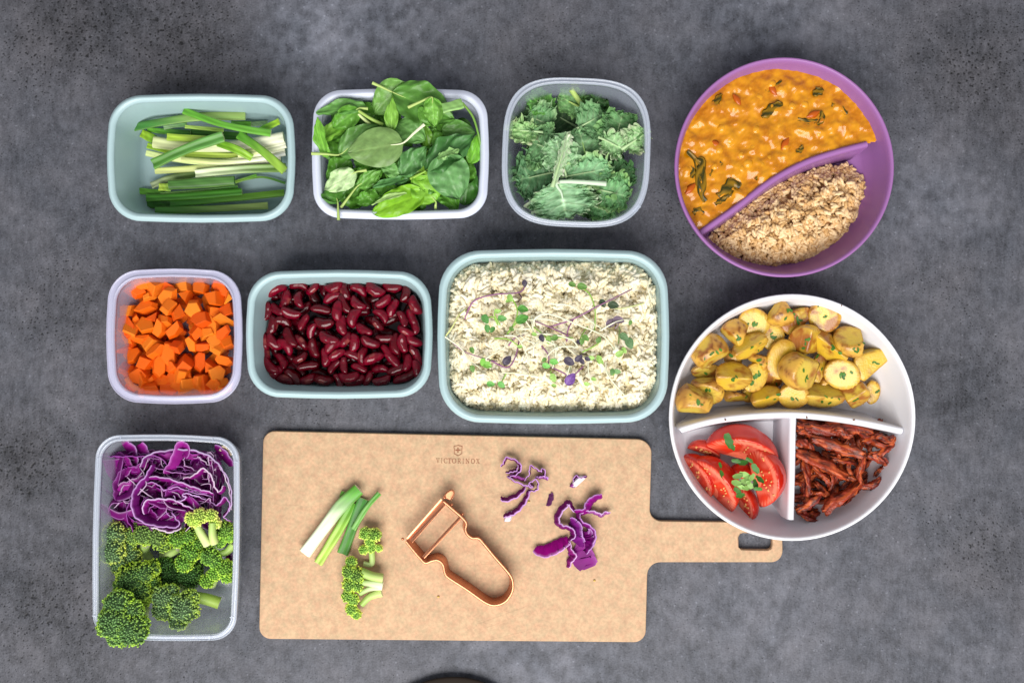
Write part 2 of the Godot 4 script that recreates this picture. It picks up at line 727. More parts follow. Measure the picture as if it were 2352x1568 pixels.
func make_board() -> Node3D:
	var w := 1024
	var h := 512
	var f1 := noise_bytes(w, h, 0.028, 61, 4)
	var f2 := noise_bytes(w, h, 0.11, 62, 3)
	var f3 := noise_bytes(w, h, 0.05, 63, 3)
	var f4 := noise_bytes(w, h, 0.33, 64, 2)
	var d := PackedByteArray()
	d.resize(w * h * 3)
	for i in w * h:
		var a := f1[i] / 255.0 - 0.5
		var b := f2[i] / 255.0 - 0.5
		var e := f3[i] / 255.0 - 0.5
		var g := f4[i] / 255.0 - 0.5
		var v := 1.0 + a * 0.16 + b * 0.16 + g * 0.07
		var pink := clampf(e * 1.5 + b * 0.35, -0.5, 0.9)
		d[i * 3] = int(clampf(190.0 * v + pink * 4.0, 0, 255))
		d[i * 3 + 1] = int(clampf(158.5 * v - pink * 7.0, 0, 255))
		d[i * 3 + 2] = int(clampf(127.0 * v - pink * 5.0, 0, 255))
	# faint old knife cuts
	for k in 70:
		var x0 := rf(0, w)
		var y0 := rf(0, h)
		var a := rf(-0.5, 0.5) + (PI / 2 if k % 3 == 0 else 0.0)
		var l := int(rf(20, 130))
		var up := rf(0.90, 1.09)
		for s in l:
			var px := int(x0 + cos(a) * s)
			var py := int(y0 + sin(a) * s)
			if px < 0 or py < 0 or px >= w or py >= h: continue
			var q := (py * w + px) * 3
			for e in 3: d[q + e] = int(clampf(d[q + e] * up, 0, 255))
	var tex := ImageTexture.create_from_image(Image.create_from_data(w, h, false, Image.FORMAT_RGB8, d))
	var m := mat("pressed_fibre", Color.WHITE, 0.55, {"tex": tex, "tri": 2.1, "world": true, "spec": 0.35})
	m.uv1_scale = Vector3(2.1, 2.1, 4.2)
	m.uv1_offset = Vector3(0.5, 0.3, 0.37)
	var corner := [[604, 989, 27], [1498, 1009, 33], [1492, 1196, 27], [1797, 1200, 25], [1799, 1291, 26], [1488, 1291, 30], [1483, 1475, 27], [594, 1467, 27]]
	var hole := [[1697, 1224, 11], [1697, 1262, 11], [1774, 1263, 11], [1774, 1225, 11]]
	var l := PackedVector2Array()
	for q in fillet(corner):
		var p := P(q.x, q.y, BOARD_Y)
		l.append(Vector2(p.x, p.z))
	var ho := PackedVector2Array()
	for q in fillet(hole):
		var p := P(q.x, q.y, BOARD_Y)
		ho.append(Vector2(p.x, p.z))
	var t := thing("cutting_board", "tan pressed fibre cutting board with a handle and a rounded slot in it", "cutting board", P(1050, 1230))
	part("board", outline_mesh(l, ho, 0.0004, BOARD_Y, 0.0008), m, t)
	# the printed maker's mark: a shield with a cross, and the name below it
	var ink := mat("brown_print", C(140, 90, 62), 0.6)
	frame(973.9, 1001.4, 0.06641)
	var e := Geo.new()
	var sh := [[1030, 355], [1175, 322], [1320, 355], [1303, 480], [1308, 600], [1175, 680], [1040, 605], [1050, 480]]
	var ring := PackedVector2Array()
	for q in sh:
		ring.append(Vector2(q[0], q[1]))
	for k in ring.size():
		stroke(e, ring[k], ring[(k + 1) % ring.size()], 21)
	stroke(e, Vector2(1172, 408), Vector2(1172, 566), 40)
	stroke(e, Vector2(1090, 487), Vector2(1152, 487), 40)
	stroke(e, Vector2(1192, 487), Vector2(1256, 487), 40)
	part("emblem", e, ink, t)
	var font := SystemFont.new()
	font.font_names = PackedStringArray(["Droid Serif"])
	var word := "VICTORINOX"
	var xs := [477, 610, 740, 882, 1040, 1216, 1354, 1505, 1690, 1862]
	var wide := [125, 44, 125, 125, 150, 120, 44, 138, 140, 120]
	for k in word.length():
		var tm := TextMesh.new()
		tm.text = word[k]
		tm.font = font
		tm.font_size = 64
		tm.pixel_size = 0.001
		tm.depth = 0.0
		var arr := tm.surface_get_arrays(0)
		var vs: PackedVector3Array = arr[Mesh.ARRAY_VERTEX]
		var ix: PackedInt32Array = arr[Mesh.ARRAY_INDEX] if arr[Mesh.ARRAY_INDEX] != null else PackedInt32Array(range(vs.size()))
		var lo := Vector3(9, 9, 9)
		var hi := -lo
		for p in vs:
			lo = lo.min(p)
			hi = hi.max(p)
		var g := Geo.new()
		var ps := PackedVector3Array()
		var tilt: float = 845 + (xs[k] - 477) * 0.018
		for p in vs:
			var fx := (p.x - lo.x) / (hi.x - lo.x) - 0.5
			var fy := (p.y - lo.y) / (hi.y - lo.y) - 0.5
			ps.append(Q(xs[k] + fx * wide[k], tilt - fy * 165, BOARD_Y + 0.0003))
		var cc := PackedColorArray()
		cc.resize(ps.size())
		cc.fill(Color.WHITE)
		var uv := PackedVector2Array()
		uv.resize(ps.size())
		var t2 := PackedInt32Array(ix)
		if (ps[t2[2]] - ps[t2[0]]).cross(ps[t2[1]] - ps[t2[0]]).y < 0:
			for j in range(0, t2.size(), 3):
				var s := t2[j]
				t2[j] = t2[j + 1]
				t2[j + 1] = s
		g.push(ps, cc, uv, t2, false)
		part("letter", g, ink, t)
	return t


func stroke(g: Geo, a: Vector2, b: Vector2, w: float) -> void:      # a printed line in the current frame
	var d := (b - a).normalized()
	var s := Vector2(-d.y, d.x) * w / 2
	var e := d * w * 0.22
	var ps := PackedVector3Array()
	for q in [a - s - e, b - s + e, a + s - e, b + s + e]:
		ps.append(Q(q.x, q.y, BOARD_Y + 0.0003 + 0.00001 * (g.v.size() % 7)))
	g.grid(ps, 2, 2, false, PackedColorArray([Color.WHITE, Color.WHITE, Color.WHITE, Color.WHITE]))
	if g.n[g.n.size() - 1].y < 0:
		for k in 4: g.n[g.n.size() - 1 - k] = Vector3.UP
		for k in range(g.x.size() - 6, g.x.size(), 3):
			var q2 := g.x[k]
			g.x[k] = g.x[k + 1]
			g.x[k + 1] = q2


# ---------------------------------------------------------------- boxes and bowls
func rect_box(x0: float, y0: float, x1: float, y1: float, r: float, h: float, deg := 0.0) -> Callable:   # rim edges in photo units
	var c := P((x0 + x1) / 2, (y0 + y1) / 2, h)
	var s := K * (H - h) / H
	var a := (x1 - x0) / 2 * s
	var b := (y1 - y0) / 2 * s
	return func(d: float, y: float) -> PackedVector3Array: return ring_rect(c, a - d, b - d, r * s - d * 0.75, y, deg_to_rad(deg))


func make_boxes() -> void:
	var mint := mat("mint_plastic", C(158, 184, 188), 0.38, {"spec": 0.5})
	var mint2 := mat("mint_plastic_rim", C(166, 192, 197), 0.3, {"spec": 0.55})
	food_box(rect_box(244, 216, 673, 507, 78, 0.055), 0.055, 0.0052, 0.0065, 0.0016, "mint_food_box", "mint green plastic box of cut scallions, upper left of the photo", "food box", mint, mint2, 0, "mint green food boxes")
	food_box(rect_box(565, 622, 990, 913, 78, 0.055), 0.055, 0.0052, 0.0065, 0.0016, "mint_food_box", "mint green plastic box of dark red kidney beans", "food box", mint, mint2, 0, "mint green food boxes")
	food_box(rect_box(1007, 574, 1536, 971, 98, 0.06), 0.06, 0.0055, 0.006, 0.0017, "mint_food_box", "largest mint green plastic box, holding white rice and sprouts", "food box", mint, mint2, 0, "mint green food boxes")
	var milk := mat("milky_plastic", C(204, 211, 230), 0.34, {"spec": 0.5, "alpha": 0.86})
	var milk2 := mat("milky_plastic_rim", C(210, 217, 236), 0.3, {"spec": 0.5, "alpha": 0.93})
	food_box(rect_box(717, 204, 1120, 500, 66, 0.055), 0.055, 0.0062, 0.0045, 0.0016, "milky_food_box", "milky white plastic box heaped with spinach leaves", "food box", milk, milk2, 0)
	var clear := mat("clear_plastic", C(206, 216, 234), 0.22, {"spec": 0.6, "alpha": 0.16})
	var clear2 := mat("clear_plastic_rim", C(208, 218, 234), 0.22, {"spec": 0.7, "alpha": 0.42})
	var c := P(1324, 349, 0.06)
	var s := K * (H - 0.06) / H
	var kale_box := func(d: float, y: float) -> PackedVector3Array: return ring_super(c, 171 * s - d, 172 * s - d, 3.25, y, deg_to_rad(-2.0))
	var kb := food_box(kale_box, 0.06, 0.0042, 0.009, 0.0013, "clear_food_box", "clear square plastic box with bulging sides, holding kale", "food box", clear, clear2, 1)
	frame(1130.1, 156.2, 0.24027)
	for q in [[1385, 1345, 45.0], [255, 1355, -45.0]]:       # the little closing tabs at its rim
		var tab := Geo.new()
		tab.add(box_geo(Vector3(0.0075, 0.0022, 0.003)), Transform3D(Basis(Vector3.UP, deg_to_rad(q[2])), Q(q[0], q[1], 0.0568)), Color.WHITE)
		part("tab", tab, clear2, kb)
	var lilac := mat("lilac_plastic", C(204, 204, 230), 0.24, {"spec": 0.6, "alpha": 0.26})
	var lilac2 := mat("lilac_plastic_rim", C(206, 207, 234), 0.24, {"spec": 0.7, "alpha": 0.5})
	food_box(rect_box(244, 619, 552, 925, 74, 0.05), 0.05, 0.0062, 0.006, 0.0014, "lilac_food_box", "clear lilac tinted square box of carrot chunks", "food box", lilac, lilac2, 1)
	var cb := food_box(rect_box(213, 1001, 545, 1470, 56, 0.058, -1.0), 0.058, 0.0042, 0.007, 0.0013, "clear_food_box", "tall clear plastic box of red cabbage and broccoli", "food box", mat("clear_box_plastic", C(205, 216, 228), 0.2, {"spec": 0.6, "alpha": 0.22}), clear2, 1)
	frame(192.9, 983.1, 0.33394)
	for q in [[103, 208, 0.0], [1040, 232, 0.0], [70, 1290, 0.0], [1015, 1300, 0.0], [860, 1437, 90.0], [885, 88, 90.0], [250, 70, 90.0]]:
		var rib := Geo.new()
		rib.add(box_geo(Vector3(0.0034, 0.0012, 0.0008)), Transform3D(Basis(Vector3.UP, deg_to_rad(q[2])), Q(q[0], q[1], 0.0566)), Color.WHITE)
		part("rim_rib", rib, clear2, cb)
	make_purple_bowl()
	make_white_bowl()
	# a bowl just entering at the bottom, its shadow painted as a dark rim
	var bc := P(1040, 1772, 0.014)
	var bowl := thing("shadow_rimmed_bowl", "bowl just entering at the bottom edge, its shadow painted as a dark rim", "bowl", Vector3(bc.x, 0, bc.z))
	var r0 := 212 * K * (H - 0.014) / H
	part("body", loft(lathe_rings(bc, [[0.03, 0.0005], [0.05, 0.0006], [r0 - 0.01, 0.002], [r0 - 0.004, 0.0055], [r0 - 0.006, 0.007], [r0 - 0.014, 0.0035], [0.02, 0.0025]]), Color.WHITE, 1), mat("grey_glaze", C(150, 158, 168), 0.25), bowl)
	part("rim", loft(lathe_rings(bc, [[r0 - 0.0065, 0.007], [r0 - 0.006, 0.0082], [r0 - 0.002, 0.008], [r0, 0.007], [r0 - 0.0006, 0.0058], [r0 - 0.004, 0.005]]), Color.WHITE, 0, true), mat("painted_shadow", C(44, 38, 34), 0.75, {"spec": 0.15}), bowl)


const PB_H := 0.047
const WB_H := 0.05


func inner_radius(y: float, r: float, h: float, foot: float) -> float:      # of a bowl's inner wall, at height y
	var pts := [[0.0036, foot - 0.005], [0.0058, foot + 0.001], [0.0095, foot + 0.0045], [h * 0.45, lerpf(foot + 0.004, r - 0.003, 0.55)], [h - 0.006, r - 0.0046], [h, r - 0.003]]
	for k in pts.size() - 1:
		if y < pts[k + 1][0]:
			return lerpf(pts[k][1], pts[k + 1][1], clampf((y - pts[k][0]) / (pts[k + 1][0] - pts[k][0]), 0, 1))
	return r - 0.003


func wall_strip(center: PackedVector3Array, y0: float, y1: float, w0: float, w1: float, c: Vector3, r: float, h: float, foot: float) -> Geo:      # a moulded divider with a rounded top and splayed foot
	var g := Geo.new()
	var sect := [[-w0, 0.0], [-w1 * 0.62, 0.5], [-w1 * 0.5, 0.9], [-w1 * 0.36, 0.975], [-w1 * 0.15, 1.0], [w1 * 0.15, 1.0], [w1 * 0.36, 0.975], [w1 * 0.5, 0.9], [w1 * 0.62, 0.5], [w0, 0.0]]
	var p := PackedVector3Array()
	var m := center.size()
	for k in m:
		var dir := center[mini(k + 1, m - 1)] - center[maxi(k - 1, 0)]
		dir.y = 0
		var side := dir.normalized().cross(Vector3.UP)
		for q in sect:
			var b: Vector3 = center[k] + side * q[0]
			b.y = lerpf(y0, y1, q[1])
			var out := Vector2(b.x - c.x, b.z - c.z)
			var most := inner_radius(b.y, r, h, foot) + 0.0007
			if out.length() > most:
				out = out.normalized() * most
				b.x = c.x + out.x
				b.z = c.z + out.y
			p.append(b)
	var cc := PackedColorArray()
	cc.resize(p.size())
	cc.fill(Color.WHITE)
	g.grid(p, m, sect.size(), true, cc, true, 2)
	return g


func bowl_profile(r: float, h: float, foot: float) -> Array:
	return [[foot - 0.012, 0.0006], [foot - 0.002, 0.0006], [foot + 0.001, 0.0016], [foot + 0.007, 0.006], [lerpf(foot + 0.007, r, 0.55), h * 0.42], [r - 0.0016, h - 0.006], [r - 0.0004, h - 0.003], [r, h - 0.0014], [r - 0.0005, h - 0.0003], [r - 0.0014, h], [r - 0.0026, h - 0.0004], [r - 0.0036, h - 0.002],
		[r - 0.0046, h - 0.006], [lerpf(foot + 0.004, r - 0.003, 0.55), h * 0.45], [foot + 0.0045, 0.0095], [foot + 0.001, 0.0058], [foot - 0.005, 0.0036], [foot - 0.016, 0.0028]]


func make_purple_bowl() -> void:
	var purple := mat("purple_plastic", C(150, 102, 160), 0.36, {"spec": 0.5})
	var c := P(1802.5, 383.5, PB_H)
	var r := 253.0 * K * (H - PB_H) / H
	var t := thing("purple_divided_bowl", "round purple plastic bowl with one curved divider between curry and brown rice", "bowl", Vector3(c.x, 0, c.z))
	part("body", loft(lathe_rings(c, bowl_profile(r, PB_H, 0.078)), Color.WHITE, 1), purple, t)
	frame(1525.1, 101.1, 0.3575)
	var pts := []
	for q in [[240, 1212], [285, 1178], [480, 1040], [690, 880], [900, 765], [1100, 695], [1310, 640]]:
		pts.append(Q(q[0], q[1], 0.035))
	part("divider", wall_strip(smooth_path(pts, 40), 0.003, 0.035, 0.0075, 0.006, c, r, PB_H, 0.078), purple, t)


func make_white_bowl() -> void:
	var white := mat("white_plastic", C(226, 227, 234), 0.3, {"spec": 0.5})
	var c := P(1821, 958.5, WB_H)
	var r := 284.0 * K * (H - WB_H) / H
	var t := thing("white_divided_bowl", "round white plastic bowl with three compartments of potato, tomato and shredded strips", "bowl", Vector3(c.x, 0, c.z))
	part("body", loft(lathe_rings(c, bowl_profile(r, WB_H, 0.087)), Color.WHITE, 1), white, t)
	frame(1525.1, 652.3, 0.38678)
	var a := []
	for q in [[98, 872], [125, 858], [300, 812], [520, 785], [750, 775], [960, 790], [1180, 822], [1420, 872]]:
		a.append(Q(q[0], q[1], 0.039))
	part("divider", wall_strip(smooth_path(a, 44), 0.003, 0.039, 0.0085, 0.0066, c, r, WB_H, 0.087), white, t)
	var b := []
	for q in [[772, 775], [768, 900], [765, 1100], [760, 1280], [757, 1400]]:
		b.append(Q(q[0], q[1], 0.0386))
	part("divider", wall_strip(smooth_path(b, 24), 0.003, 0.0386, 0.0085, 0.0066, c, r, WB_H, 0.087), white, t)


# ---------------------------------------------------------------- scallions
func veg(key: String, rough: float, o := {}) -> StandardMaterial3D:
	o.vc = true
	return mat(key, Color.WHITE, rough, o)


func scallion(label: String, pts: Array, w: float, h: Array, ca: Color, cb: Color, fold := 0.35, thick := 0.5, cut := Color(0.5, 0.62, 0.28)) -> void:
	var path := []
	for k in pts.size():
		path.append(Q(pts[k][0], pts[k][1], h[mini(k, h.size() - 1)]))
	var half := S(w, 0.02) / 2
	var n := 18
	var sect := PackedVector2Array()
	var streak := []
	for j in n:
		var a := j * TAU / n
		var y := sin(a) * thick
		if y > 0: y -= fold * exp(-pow(cos(a) * 2.2, 2)) * thick * 2.0
		sect.append(Vector2(cos(a), y))
		streak.append(rf(0.72, 1.3))
	var ph := rf(0, 9)
	var m := veg("scallion", 0.36, {"spec": 0.5, "back": 0.14})
	var g := sweep(smooth_path(path, 16), sect, func(t): return Vector2.ONE * half * (1.0 + 0.07 * sin(t * 7.0 + ph)), func(t, j):
		var c: Color = ca.lerp(cb, smoothstep(0.15, 0.95, t))
		var e: float = absf(cos(j * TAU / n))
		c = c.lerp(Color(0.36, 0.50, 0.13), 0.25 * smoothstep(0.86, 1.0, e))
		var s: float = streak[j] * (1.0 + 0.12 * sin(t * 19.0 + j))
		return Color(c.r * s, c.g * s, c.b * s), 2, cut)
	solo("scallion_piece", g, m, label, "scallion", "cut scallions")


func make_scallions() -> void:
	frame(220.5, 192.9, 0.21676)
	var dark := C(62, 116, 42)
	var green := C(88, 150, 46)
	var lime := C(140, 180, 50)
	var pale := C(198, 208, 138)
	var white := C(232, 232, 206)
	var grey := C(120, 152, 108)
	scallion("thin dark scallion leaf arching against the far wall of the mint box", [[390, 440], [500, 320], [930, 285], [1100, 275]], 45, [0.012, 0.016, 0.02], dark, dark)
	scallion("dark scallion leaf behind the bright one laid across the top", [[940, 262], [1400, 290], [1920, 350]], 48, [0.012], dark, dark)
	scallion("grey green scallion tip at the right behind the others", [[1640, 425], [1815, 408]], 50, [0.014], grey, grey)
	scallion("short dark scallion piece under the right end of the crossing leaf", [[1430, 418], [1640, 425]], 62, [0.016], dark, green)
	scallion("dark folded scallion with a pale right end, uppermost long piece", [[400, 455], [700, 400], [1100, 345], [1580, 338]], 88, [0.022, 0.026, 0.026], C(62, 118, 52), C(150, 182, 100))
	scallion("narrow grey green scallion sliver under the uppermost long piece", [[715, 462], [960, 425]], 42, [0.02], grey, C(92, 140, 80))
	scallion("lime scallion tube with an open end near the left", [[480, 520], [640, 600]], 95, [0.014], lime, C(100, 150, 40))
	scallion("dark scallion behind the pale stalks, left of centre", [[540, 480], [700, 500], [1000, 520]], 60, [0.012], green, dark)
	scallion("long dark scallion lying under the white stalks", [[1000, 520], [1600, 560]], 90, [0.01], dark, dark)
	scallion("pale thin scallion stripe ending under the bright crossing leaf", [[940, 450], [1350, 490]], 40, [0.025], C(160, 195, 90), C(150, 190, 80))
	scallion("lime scallion tip sticking out at the upper right corner", [[1740, 490], [1935, 395]], 72, [0.024, 0.032], green, lime, 0.35, 0.5, C(190, 215, 80))
	scallion("wide whitish scallion stalk with a round cut left end", [[610, 615], [1000, 660], [1500, 655], [1990, 565]], 120, [0.018, 0.02, 0.022, 0.024], C(206, 214, 158), white, 0.1, 0.7, C(225, 228, 180))
	scallion("lime edged scallion stalk with a white stripe, above the centre", [[750, 560], [1150, 590], [1350, 620]], 82, [0.028], C(150, 180, 60), C(178, 200, 110))
	scallion("thin lime scallion below the wide whitish stalk", [[540, 650], [900, 735], [1500, 760]], 62, [0.016], lime, C(180, 205, 90))
	scallion("yellow green scallion stalk with its tip at the left", [[530, 730], [900, 800], [1350, 830], [1700, 760], [2000, 690]], 70, [0.013, 0.015, 0.018, 0.02], C(190, 205, 140), white, 0.1)
	scallion("white scallion base with a split end by the right wall", [[1500, 740], [1800, 690], [2010, 640]], 75, [0.024], pale, white, 0.2, 0.6, C(226, 224, 190))
	scallion("slim white scallion base reaching the right wall, lower one", [[900, 800], [1300, 830], [1700, 800], [2005, 735]], 48, [0.022], pale, C(235, 236, 222), 0.1)
	scallion("long pale scallion stalk below the folded green leaf", [[625, 920], [1100, 890], [1600, 840], [1960, 800]], 66, [0.016], C(196, 206, 130), white, 0.05, 0.7)
	scallion("opened grey green scallion leaf with light edges and a torn white end", [[1050, 955], [1250, 930], [1600, 900], [2010, 885]], 92, [0.022], C(196, 210, 170), C(92, 128, 52), 0.6)
	scallion("thin scallion curving towards the right wall, lower half", [[1450, 1040], [1750, 985], [2005, 1050]], 26, [0.008], C(110, 150, 60), dark)
	scallion("small lime scallion shred rising to the right, lower half", [[1450, 1045], [1700, 965]], 34, [0.012], C(120, 160, 60), green)
	scallion("wilted grey scallion sheath at the left, below the pale stalk", [[585, 1075], [750, 1010], [1050, 950]], 78, [0.012], C(150, 165, 125), C(110, 140, 70))
	scallion("small green scallion end poking out at the lower left", [[405, 1130], [720, 1150]], 66, [0.011, 0.009], green, green, 0.2, 0.5, lime)
	scallion("short lime scallion end beside the fat dark one", [[665, 1090], [790, 1095]], 84, [0.018], C(168, 196, 70), C(120, 165, 60))
	scallion("thin light scallion under the fat dark one", [[680, 1168], [1050, 1140], [1500, 1085]], 40, [0.014], C(120, 168, 80), dark)
	scallion("fat dull dark green scallion piece in the lower half", [[770, 1070], [1100, 1048], [1465, 1022]], 108, [0.024], C(70, 112, 52), C(80, 122, 60), 0.05, 0.6, dark)
	scallion("dark scallion piece at the far bottom left of the pile", [[540, 1275], [830, 1262]], 84, [0.008], C(56, 112, 36), dark)
	scallion("green scallion, third from the bottom of the box", [[530, 1205], [900, 1190], [1545, 1140]], 78, [0.016], C(66, 128, 38), C(70, 135, 40), 0.2)
	scallion("green scallion reaching the lower right wall, second from the bottom", [[785, 1272], [1300, 1225], [1995, 1152]], 72, [0.014], C(58, 122, 36), C(98, 150, 42), 0.15)
	scallion("lowest scallion, along the near wall with a pale right tip", [[625, 1340], [1200, 1322], [1820, 1288]], 74, [0.014], C(72, 130, 52), C(170, 195, 110), 0.15)
	scallion("lime scallion leaf slanting down right from the centre", [[1290, 625], [1480, 690], [1650, 785]], 82, [0.03, 0.034, 0.03], C(110, 165, 45), C(140, 185, 55))
	scallion("folded green scallion leaf slanting across the middle of the pile", [[600, 850], [950, 690], [1345, 555]], 112, [0.032, 0.037, 0.04], C(78, 128, 52), C(88, 142, 66), 0.6)
	scallion("green scallion leaf slanting down to the lower right wall", [[1510, 535], [1750, 700], [2000, 920]], 92, [0.03, 0.034, 0.034], C(76, 132, 40), C(130, 165, 62), 0.3)
	scallion("bright green scallion leaf laid across the top of the pile", [[925, 280], [1350, 430], [1850, 522]], 72, [0.034, 0.037, 0.036], C(88, 150, 48), C(96, 158, 54), 0.3)
	# the offcuts on the board
	frame(679.9, 1084.1, 0.23442)
	var b: float = BOARD_Y
	scallion("dark short scallion tip hidden behind the longest offcut", [[470, 190], [440, 300]], 60, [b + 0.003], green, green)
	scallion("light green scallion offcut, lower of the pair with white ends", [[215, 895], [420, 560], [560, 300]], 95, [b + 0.003], C(170, 205, 90), C(90, 150, 50), 0.45)
	scallion("scallion offcut lying open, dark green with a pale rim, on the board", [[455, 800], [560, 520], [660, 260]], 110, [b + 0.0035], C(84, 142, 62), C(70, 128, 58), 0.4)
	scallion("slim scallion leaf with its tip pointing to the upper right of the board", [[560, 560], [690, 350], [815, 205]], 52, [b + 0.006, b + 0.007], C(110, 165, 80), C(80, 142, 50))
	scallion("longest scallion offcut on the board, from white end to green top", [[85, 795], [300, 510], [440, 330], [615, 165]], 128, [b + 0.007, b + 0.008], C(224, 230, 204), C(82, 148, 50), 0.12, 0.6, C(228, 234, 208))


# ---------------------------------------------------------------- leaves
func leaf_veins(dim: float, gain: float) -> ImageTexture:
	var s := 256
	var im := Image.create(s, s, false, Image.FORMAT_RGB8)
	var f := FastNoiseLite.new()
	f.frequency = 0.03
	f.fractal_octaves = 3
	for y in s:
		for x in s:
			var t := x / float(s)
			var v := y / float(s) * 2.0 - 1.0
			var av := absf(v)
			var vein := exp(-pow(av / (0.035 + 0.03 * (1.0 - t)), 2)) * 0.75
			var q := fposmod((t - av * 0.34 + f.get_noise_2d(x, y) * 0.03) * 6.0, 1.0)
			vein += exp(-pow((q - 0.5) / 0.075, 2)) * 0.26 * (1.0 - av * 0.8)
			var q2 := fposmod((t + av * 0.9 + f.get_noise_2d(x + 300, y) * 0.08) * 14.0, 1.0)
			vein += exp(-pow((q2 - 0.5) / 0.1, 2)) * 0.07
			var base := dim + 0.10 * f.get_noise_2d(x * 0.8, y * 0.8 + 99)
			im.set_pixel(x, y, Color(minf(base + vein * gain, 1), minf(base + vein * gain * 0.64, 1), minf(base * 0.95 + vein * gain * 0.75, 1)))
	return ImageTexture.create_from_image(im)


# a leaf blade from base to tip; w its width, cup lifts its edges, bend arches it, roll turns it about its rib
func leaf_geo(base: Vector3, tip: Vector3, w: float, cup: float, bend: float, roll: float, c: Color, wave: float, point := 0.0) -> Geo:
	var g := Geo.new()
	var nt := 22
	var nv := 15
	var dir := tip - base
	var l := dir.length()
	dir /= l
	var side := dir.cross(Vector3.UP).normalized().rotated(dir, roll)
	var up := side.cross(dir)
	var p := PackedVector3Array()
	var cc := PackedColorArray()
	var uv := PackedVector2Array()
	var o := rf(0, 90)
	for i in nt:
		var t := i / (nt - 1.0)
		var wd := w / 2 * pow(maxf(sin(PI * pow(t, 0.78 + point * 0.1)), 0.0), 0.62 + point * 0.5) * (1.0 - point * 0.35 * t)
		wd = maxf(wd, w * 0.018)
		for j in nv:
			var v := j / (nv - 1.0) * 2.0 - 1.0
			var q := base + dir * l * t + side * wd * v * (1.0 - 0.12 * absf(cup) * v * v)
			var y := cup * wd * v * v * 0.7 + bend * l * sin(PI * t)
			y += nz.get_noise_2d(t * 130 + o, v * 60) * wave * w * (0.25 + v * v)
			y -= 0.018 * w * exp(-pow(v / 0.12, 2))
			y += 0.02 * w * sin((t - absf(v) * 0.34) * 6.0 * TAU) * (1.0 - absf(v)) * 0.5
			p.append(q + up * y)
			var k := 1.45 + 0.3 * nz.get_noise_2d(t * 90 + o + 40, v * 90)
			cc.append(Color(c.r * k, c.g * k, c.b * k))
			uv.append(Vector2(t, v * 0.5 + 0.5))
	g.grid(p, nt, nv, false, cc, false, 0, Color.WHITE, uv)
	return g


func spinach(label: String, base: Array, tip: Array, w: float, hb: float, ht: float, c: Color, o := {}) -> Node3D:
	var m := veg("spinach_leaf", 0.34, {"tex": M_tex("veins"), "back": 0.5, "spec": 0.5})
	var sm := veg("leaf_stalk", 0.38, {"back": 0.2})
	var b := Q(base[0], base[1], hb)
	var e := Q(tip[0], tip[1], ht)
	var group: String = o.get("group", "spinach leaves")
	var t := thing("spinach_leaf", label, "spinach leaf", b, group)
	part("blade", leaf_geo(b, e, S(w, hb), o.get("cup", 0.3), o.get("bend", 0.06), o.get("roll", 0.0), c, o.get("wave", 0.19), o.get("point", 0.0)), m, t)
	var sc: Color = o.get("stalk_color", C(172, 196, 112))
	if o.has("stem"):
		var s: Array = o.stem
		var end := Q(s[0], s[1], s[2] if s.size() > 2 else hb + 0.002)
		var inner := b.lerp(e, 0.22) + Vector3(0, 0.0012, 0)
		part("stalk", tube([inner, b + Vector3(0, 0.0006, 0), b.lerp(end, 0.5) + Vector3(0, 0.001, 0), end], 0.0003, 0.0015, sc, sc, 12, 7), sm, t)
	return t


func M_tex(key: String) -> Texture2D:
	if not M.has("tex_" + key):
		M["tex_" + key] = leaf_veins(0.88, 0.24) if key == "veins" else leaf_veins(0.74, 0.42) if key == "kale" else noise_tex(256, 0.02, 7, 4)
	return M["tex_" + key]


